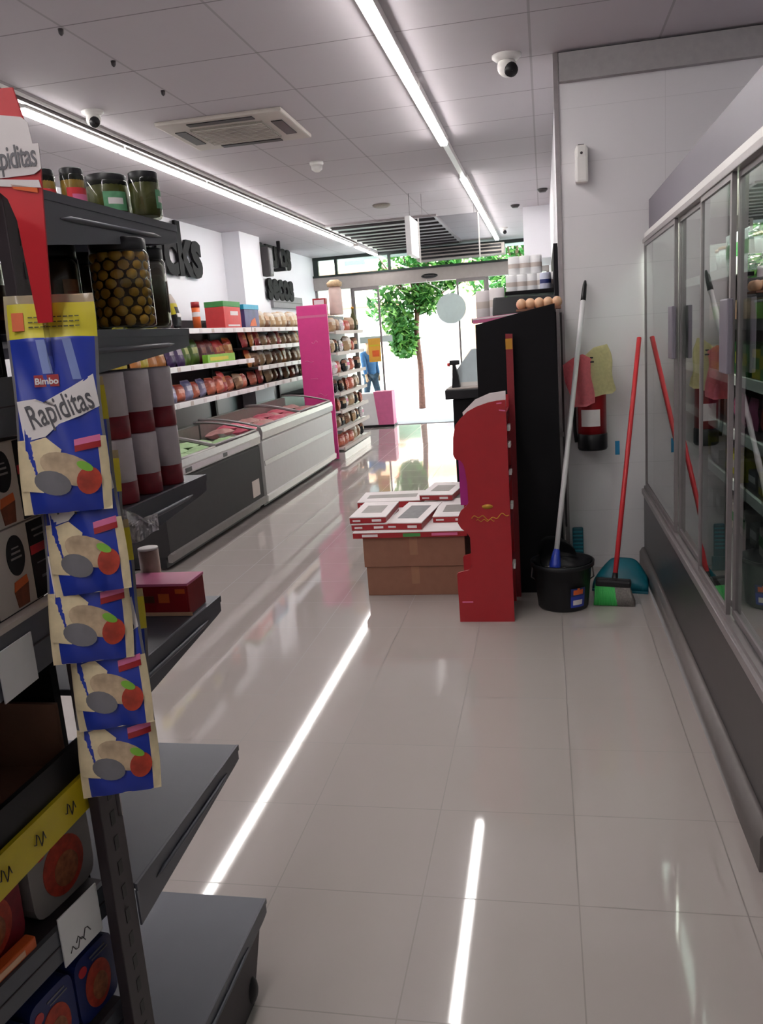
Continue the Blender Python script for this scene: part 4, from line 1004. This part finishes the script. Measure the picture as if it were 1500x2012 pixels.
jd = jar('dark_preserve_jar', .05, .16, BRINE, BLACK, (mat('amber_label', '#7a5030', .5, 0, .3, 30), CUP), laba=(-40, 0), lh=.024)
GJ = 'jars on the top shelf of the end rack'
place(jn, USED, (-.885, 1.45, 1.879), 0, 'small jar with pink label and black lid, leftmost on the top shelf', GJ)
place(jn, USED, (-.838, 1.47, 1.879), .5, 'small jar with red label, second from the left on the top shelf', GJ)
place(jg, USED, (-.842, 1.605, 1.879), 0, 'wide pickle jar with green label and black lid on the top shelf', GJ)
p = place(jg, USED, (-.715+.01, 1.53, 1.879), .9, 'rightmost pickle jar on the top shelf, label turned away', GJ); p.scale = (.72, .72, 1.0); p.location = (-.768+.0, 1.615, 1.879)
place(jg, USED, (-1.02, 1.6, 1.879), .9, 'pickle jar in the back row of the top shelf', GJ)
G2 = 'jars on the second shelf of the end rack'
place(jo, USED, (-.785, 1.505, 1.667), .2, 'large jar packed with green olives on the second shelf', G2)
place(jd, USED, (-.90, 1.46, 1.667), 0, 'dark preserve jar left of the olive jar', G2)
place(jd, USED, (-.93, 1.62, 1.667), .3, 'dark preserve jar behind the front dark one', G2)
place(jd, USED, (-.81, 1.64, 1.667), .9, 'dark preserve jar behind the olive jar', G2)
place(jd, USED, (-1.04, 1.43, 1.667), .3, 'dark preserve jar at the far left of the second shelf', G2)
def can(name, r, h):
    t = thing(name, '-', 'can')
    MB().lathe([(r*.96, 0), (r, .003), (r, h*.34)], (0, 0, 0), REDD, 24).build('red_band', t)
    MB().lathe([(r, h*.34), (r, h-.003), (r*.96, h), (r*.93, h-.002)], (0, 0, 0), CANW, 24).build('white_body', t)
    MB().lathe([(r*.93, h-.0025), (r*.5, h-.0035)], (0, 0, 0), ALU, 24).build('lid', t)
    return t
cn = can('tall_can', .031, .122)
for L_ in range(2):
    for i in range(5):
        for j in range(3):
            place(cn, USED, (-.792-i*.066, 1.61-j*.10, 1.346+L_*.1225), random.uniform(0, 6), 'white can with dark red base, %s layer, %s from the aisle in the %s row' % (('lower', 'upper')[L_], ORD[i], ('back', 'middle', 'front')[j]), 'white and dark red cans stacked on the end rack')
t = thing('snack_carton', 'red and orange carton lying on the end rack shelf below the cans', 'box', (-.845, 1.62, 1.061), .02)
MB().box((-.078, -.045, 0), (.078, .045, .07), mat('carton_dark_red', '#8c1018', .4, 0, .2, 8), .002).build('carton', t)
MB().box((-.079, -.046, .066), (.079, .046, .072), PINKL, .001).box((-.083, -.0465, 0), (.083, -.0445, .008), PEACH).build('edge_trim', t)
q = MB().prism([(.0, .010), (.074, .010), (.074, .063), (.02, .063)], 'y', -.0465, -.045, RED).box((.01, -.0475, .03), (.035, -.0465, .05), ORANGE).box((.05, -.0475, .05), (.072, -.0465, .060), ORANGE).box((-.04, -.0475, .03), (.0, -.0465, .045), mat('carton_brown', '#5a2a10', .5))
q.build('front_print', t)
t = thing('small_can', 'small pale can behind the red carton on the end rack', 'can', (-.905, 1.69, 1.061))
MB().lathe([(.022, 0), (.023, .003), (.023, .12)], (0, 0, 0), mat('rose_grey_can', '#a08078', .4, 0, .2, 40), 20).build('body', t); MB().lathe([(.0225, .12), (.023, .124), (.019, .125)], (0, 0, 0), WCARD, 20).build('lid', t)

# ================================================================== FOREGROUND: AISLE-FACE SHELVES
NS = thing('near_shelf_rack', 'dark shelf rack at the left edge of the photo with price rails', 'shelves', (0, 0, 0))
MB().box((-1.30, -.6, 0), (-1.27, 1.175, 2.1), MBLACK).build('back_panel', NS)
MB().box((-1.27, 1.175, 0), (-.84, 1.193, 1.95), MBLACK).build('side_panel', NS)
def rail(z0, z1, ang, m, depth=.4, lipm=None):
    P = Matrix.Translation((-.79, 1.19, 0)) @ Matrix.Rotation(ang, 4, 'Z')
    s = MB().box((-depth, -1.5, z1-.02), (-.004, -.02, z1-.006), ANTHD, 0, P).build('shelf', NS)
    q = MB().box((-.004, -1.5, z0), (.006, 0, z1), m, 0, P)
    if m is not YELR: q.box((-.002, -1.5, (z0+z1)/2-.001), (.0075, 0, (z0+z1)/2+.001), ANTHD, 0, P)
    q.build('price_rail', s)
    if lipm: MB().box((-.01, -1.5, z1), (.008, 0, z1+.008), lipm, 0, P).build('rail_lip', s)
    return P, s
P1, s1 = rail(1.155, 1.245, .08, ANTH, lipm=CREAM)
P0, s0 = rail(1.515, 1.60, .08, ANTH)
P2, s2 = rail(.872, .935, .0, YELR)
P3, s3 = rail(.655, .715, -.14, RAILG)
P4, s4 = rail(.41, .47, -.16, RAILG)
P5, s5 = rail(.08, .2, -.16, ANTHD)
MB().box((-.012, -1.5, .935), (-.002, 0, .99), BLACK, 0, P2).build('black_lip', s2)
for k in range(6):
    y = -.10-k*.085
    b = MB(); b.tube([P2 @ Vector((.0082, y+.012-.004*j, .897+.012*math.sin(j*1.7)+.0018*j)) for j in range(8)], .0011, DARK, 4); b.build('price_mark', s2)
MB().box((.008, -.235, 1.15), (.010, -.145, 1.225), WHITE, .0, P1).build('price_ticket', s1)
a = MB().box((.0085, -.155, .645), (.011, -.06, .735), WHITE, 0, P3).build('price_ticket', s3)
for y, zz in ((-.14, .66), (-.125, .668)):
    b = MB(); b.tube([P3 @ Vector((.0115, y+.006*j, zz+.008*math.sin(j*1.8)+.001*j)) for j in range(7)], .001, DARK, 4); b.build('price_mark', s3)
MB().box((.0085, -.40, .645), (.011, -.30, .735), WHITE, 0, P3).build('price_ticket', s3)
# coffee boxes
def coffee():
    t = thing('coffee_box', '-', 'box')
    MB().box((-.11, -.175, 0), (0, 0, .126), CREAM, .002).build('carton', t)
    MB().box((0, -.072, .002), (.0012, -.001, .124), BLACK).build('black_panel', t)
    MB().box((.0012, -.071, .072), (.0018, -.004, .086), REDP).box((.0012, -.06, .108), (.0018, -.012, .111), LGREY).box((.0012, -.056, .098), (.0018, -.02, .1005), LGREY).box((.0012, -.058, .055), (.0018, -.014, .057), GREYP).box((.0012, -.05, .03), (.0018, -.02, .034), GREYP).build('panel_print', t)
    k = MB().lathe([(.001, 0), (.024, 0), (.024, .0012)], (0, -.112, .083), BLACK, 26, 'x').build('oval_emblem', t)
    for v in k.data.vertices: v.co.z = .083+(v.co.z-.083)*1.3; 
    k2 = MB().box((.0012, -.127, .078), (.002, -.098, .081), LGREY).box((.0012, -.124, .086), (.002, -.1, .089), LGREY).box((.0012, -.122, .094), (.002, -.103, .096), LGREY); k2.build('emblem_print', t)
    MB().prism([(-.125, .004), (-.095, .004), (-.09, .036), (-.13, .03)], 'x', 0, .0012, CUP).prism([(-.13, .03), (-.09, .036), (-.092, .048), (-.126, .044)], 'x', 0, .0012, ORANGE).build('cup_print', t)
    return t
cf = coffee()
for L_ in range(2):
    for i in range(5):
        q = P1 @ Vector((-.012, -.004-i*.178, 1.253+L_*.128))
        place(cf, USED, q, .08, 'cream and black coffee box, %s from the post, %s row' % (ORD[i], ('lower', 'upper')[L_]), 'coffee boxes on the near shelf')
# black packs on the upper shelf
bk = pack_box('black_pack', .17, .2, .27, (MBLACK, BLACK), 'box')
for i in range(4):
    q = P0 @ Vector((-.13, -.12-i*.19, 1.601)); place(bk, USED, q, PI+.08, 'tall black box on the upper near shelf, %s from the post' % ORD[i], 'tall black boxes on the near rack')
# cardboard tray
t = thing('cardboard_tray', 'open brown cardboard tray behind the yellow price rail', 'tray', (0, 0, 0))
MB().box((-1.06, .55, .937), (-.81, 1.15, .945), TAN).box((-1.06, .55, .945), (-1.052, 1.15, 1.05), TAN).box((-.818, .55, .945), (-.81, 1.15, .975), TAN).box((-1.052, 1.142, .945), (-.818, 1.15, 1.06), TAN).box((-1.052, .55, .945), (-.818, .558, 1.05), TAN).build('tray', t)
MB().box((-1.05, 0.86, .945), (-.82, .866, 1.03), BROWN).build('divider', t)
pk = pouch('paper_pack', .14, .12, .07, (CREAM, LGREY, WCARD))
for i in range(2): place(pk, USED, (-.9, .72-i*.1, .947), 0, 'pale paper pack in the brown cardboard tray, %s' % ('nearer the post' if i == 0 else 'farther from the post'), 'paper packs in the cardboard tray')
# pizza style packs
def meal(name, body, w, h, oval=True):
    t = thing(name, '-', 'pack')
    pr_ = []
    for k in range(24):
        an = 2*PI*k/24; c, s_ = math.cos(an), math.sin(an)
        pr_.append((w/2*math.copysign(abs(c)**.35, c), h/2+h/2*math.copysign(abs(s_)**.35, s_)))
    MB().prism(pr_, 'x', -.05, 0, body).build('carton', t)
    MB().prism([(w*.02+w*.36*math.cos(2*PI*k/28)*.9, h*.42+h*.34*math.sin(2*PI*k/28)) for k in range(28)], 'x', 0, .0012, FOODR).prism([(w*.05+w*.24*math.cos(2*PI*k/20)*.8, h*.36+h*.2*math.sin(2*PI*k/20)) for k in range(20)], 'x', .0012, .0018, mat('food_print', '#9a5a38', .5, 0, .4, 70)).build('food_print', t)
    MB().lathe([(.001, .0), (w*.1, .0), (w*.1, .0012)], (0, -w*.3, h*.78), REDP, 14, 'x').box((0, -w*.1, h*.86), (.0012, w*.3, h*.885), GREYP).box((0, -w*.05, h*.80), (.0012, w*.35, h*.82), GREYP).build('emblem', t)
    return t
gm = meal('ready_meal', LGREY, .15, .15); rm = meal('ready_meal', REDD, .15, .15); bm_ = meal('frozen_snack_box', NAVY, .10, .13)
for i, pz in enumerate((gm, rm, rm, rm)):
    q = P3 @ Vector((-.03, -.085-i*.17, .7165)); place(pz, USED, q, -.14, '%s under the yellow price rail, %s from the post' % (('grey meal carton with red food print' if i == 0 else 'dark red meal carton'), ORD[i]), 'ready meal cartons')
for i in range(7):
    q = P4 @ Vector((-.02, -.06-i*.105, .472)); place(bm_, USED, q, -.16, 'dark blue carton with red food print below the grey price rail, %s from the post' % ORD[i], 'dark blue cartons below the grey rail')
for i in range(5):
    q = P5 @ Vector((-.03, -.10-i*.17, .2)); place(rm, USED, q, -.16, 'dark red carton on the lowest near shelf, %s from the post' % ORD[i], 'cartons on the lowest near shelf')
t = thing('orange_pack', 'slim orange pack lying in front of the dark red ready meals', 'pack', tuple(P3 @ Vector((-.006, -.27, .7165))), -.14)
MB().box((-.012, -.075, 0), (.008, .075, .02), ORANGE, .003).build('pack', t); MB().box((.008, -.05, .004), (.0088, .05, .014), PEACH).build('print', t)

# ================================================================== HANGING STRIP WITH WRAP BAGS
HS = thing('hanging_strip', 'red hanging strip with a white Rapiditas header board', 'display strip', (-.694, 1.09, 1.872), (0, 0, -.08))
hd_ = [(-.16, .12), (.005, .108), (.03, -.0), (.026, -.04), (.012, -.2), (-.012, -.2), (-.020, -.06), (-.03, -.03), (-.055, -.008), (-.16, .012)]
MB().prism(hd_, 'y', 0, .0025, REDS).build('header_board', HS)
MB().prism([(-.16, .04), (.0245, .030), (.021, .062), (.012, .07), (-.16, .105)], 'y', -.001, -.0002, WCARD).prism([(-.16, .0), (.02, -.004), (.033, .002), (.034, .034), (-.16, .044)], 'y', -.0022, -.001, WCARD).prism([(-.16, .012), (.026, -.012), (.028, -.022), (-.16, .004)], 'y', -.0022, -.001, WCARD).build('white_print', HS)
MB().prism([(-.02, -.012), (.022, -.022), (.022, -.028), (-.016, -.019)], 'y', -.0022, -.0004, ORANGE).build('orange_stroke', HS)
MB().text('Rapiditas', .042, Matrix(((.62, 0, 0, .029), (0, 0, -1, -.003), (-.02, 1, 0, .019), (0, 0, 0, 1))), GREYP, .0006, 'RIGHT', .0004, None, .9).build('header_lettering', HS)
MB().tube([(0, .0, -.2), (-.004, .004, -.5), (-.004, .004, -.98)], .004, FILM, 6).build('strip_tail', HS)
WB, HB, TB = .122, .315, .020
def th(u, v):
    a, b = 2*u-1, 2*v-1
    return TB/2*max(0, (1-abs(a)**3))**.7*max(0, (1-abs(b)**5))**.8*(1.0+.25*math.sin(6*v+1))*(.5 if v > .8 else 1)
def wrap_bag():
    t = thing('wrap_bag', '-', 'bag')
    def f(side):
        def g(u, v): return ((u-.5)*WB*(1+.03*math.sin(9*v)), -side*th(u, v)+.0015*math.sin(14*u+9*v), -HB+HB*v)
        return g
    def mf(u, v):
        e = abs(u-.5)
        if v > .965: return FILM
        if v > .79: return YEL if u > .03 else FILM
        if e > .46 and v > .34: return GREYP
        if v > .34: return BLUE
        return TORT if e > .40 else BLUE
    MB().surf(f(1), 30, 50, BLUE, True, mf).surf(f(-1), 8, 12, TORT, True).build('pouch', t)
    def warp(c):
        u = c.x/WB+.5; v = 1+c.y/HB; u = min(.98, max(.02, u)); v = min(.98, max(.02, v))
        return Vector((c.x, c.y, th(u, v)+.0012+c.z))
    MX = Matrix(((1, 0, 0, 0), (0, 0, -1, 0), (0, 1, 0, 0), (0, 0, 0, 1)))
    def put(txt, size, x, z, m, rot=0, bold=0, dz=0):
        mm = Matrix.Translation((x, z, dz)) @ Matrix.Rotation(rot, 4, 'Z')
        b = MB(); b.text(txt, size, Matrix.Identity(4), m, .0004, 'CENTER', bold)
        for v in b.bm.verts: v.co = MX @ warp(mm @ v.co)
        return b
    def patch(poly, m, dz):
        b = MB(); c = (sum(p[0] for p in poly)/len(poly), sum(p[1] for p in poly)/len(poly))
        def fn(u, v):
            k = min(int(u*len(poly)), len(poly)-1); q = u*len(poly)-k
            p0, p1 = poly[k], poly[(k+1) % len(poly)]; x = p0[0]+(p1[0]-p0[0])*q; z = p0[1]+(p1[1]-p0[1])*q
            return tuple(MX @ warp(Vector((c[0]+(x-c[0])*v, c[1]+(z-c[1])*v, dz))))
        b.surf(fn, len(poly)*2, 5, m, True); return b
    def oval(cx, cz, a, b_, rot=0, n=20): return [(cx+a*math.cos(t)*math.cos(rot)-b_*math.sin(t)*math.sin(rot), cz+a*math.cos(t)*math.sin(rot)+b_*math.sin(t)*math.cos(rot)) for t in [2*PI*k/n for k in range(n)]]
    patch([(-.022, -.066), (-.010, -.066), (-.002, -.115), (-.016, -.115)], mat('pale_blue_print', '#7f90c8', .3, 0, .1), .0003).build('pleat_print', t)
    patch([(.014, -.066), (.026, -.066), (.036, -.125), (.024, -.125)], mat('pale_blue_print', '#7f90c8'), .0003).build('pleat_print', t)
    patch([(-.056, -.152), (-.03, -.15), (-.02, -.156), (.0, -.146), (.02, -.136), (.052, -.118), (.057, -.165), (.03, -.178), (.0, -.188), (-.02, -.205), (-.05, -.21)], WCARD, .0003).build('lettering_ground', t)
    patch([(-.0595, -.215), (-.02, -.206), (.0, -.225), (-.012, -.262), (-.03, -.285), (-.0595, -.280)], TORT, .0004).build('wrap_print', t)
    patch(oval(.008, -.254, .042, .021, -.45), FOOD, .0006).build('wrap_print', t)
    patch(oval(-.016, -.272, .026, .017, -.35), GREYP, .0008).build('filling_print', t)
    patch(oval(.034, -.272, .017, .020, -.3), FOODR, .0010).build('tomato_print', t)
    patch(oval(.030, -.251, .012, .006, -.5), LIME, .0012).build('lettuce_print', t)
    b = MB(); b.text('Rapiditas', .050, Matrix.Identity(4), mat('grey_black_ink', '#4c4a50', .5), .0004, 'CENTER', .0005)
    for v in b.bm.verts: v.co = MX @ warp(Matrix.Translation((.003, -.166, .0008)) @ Matrix.Rotation(.30, 4, 'Z') @ Vector((v.co.x*.52, v.co.y, v.co.z)))
    b.build('lettering', t)
    def lg(u, v):
        x = -.012+(u-.5)*.034; z = -.125+(v-.5)*.017; p = warp(Vector((x, z, .0002))); return tuple(MX @ p)
    def lg2(u, v):
        x = .036+(u-.5)*.036; z = -.218+(v-.5)*.018+.2*(u-.5)*.03; p = warp(Vector((x, z, .0002))); return tuple(MX @ p)
    MB().surf(lg, 8, 4, RED, True, lambda u, v: RED if .12 < v < .88 else WCARD).build('red_emblem', t)
    MB().surf(lg2, 8, 4, RED, True, lambda u, v: PINKL if v > .45 else RED).build('red_emblem', t)
    put('Bimbo', .0125, -.012, -.126, WCARD, 0, .0004, .0008).build('emblem_lettering', t)
    q = MB()
    for k in range(3):
        for j in range(9): q.box((-.03+j*.008, -.0065, -.034-k*.007), (-.024+j*.008, -.0058, -.0325-k*.007), PICK)
    q.box((-.052, -.0065, -.052), (-.036, -.0055, -.026), ORANGE)
    q.build('header_print', t)
    return t
wb = wrap_bag()
for i, z in enumerate((1.712, 1.588, 1.482, 1.372, 1.262)):
    yw = (.38, .25, .42, .3, .4)[i]
    p = place(wb, USED, (-.700+.004*i, 1.118, z), (-.19, (.02, -.05, .04, -.03, .02)[i], yw), 'blue and yellow bag of wraps on the hanging strip, %s' % ('topmost of five', 'second from the top', 'third from the top', 'fourth from the top', 'lowest of five')[i], 'bags of wraps on the hanging strip')
    p.scale = ((1, .92, .95, .92, .96)[i], 1, 1)
t = thing('film_flap', 'crumpled clear film sticking out beside the hanging bags', 'film', (-.655, 1.14, 1.36), (0, 0, .5))
MB().surf(lambda u, v: (u*.06, .012*math.sin(9*u+4*v)*(1-v*.3), (v-.5)*.07*(1-u*.6)+.02*u*math.sin(5*v)), 12, 10, mat('crinkled_silver_film', '#b9b6ba', .18, .6, .3, 50, .6), False, None, .0008).build('flap', t)

bpy.context.view_layer.update()
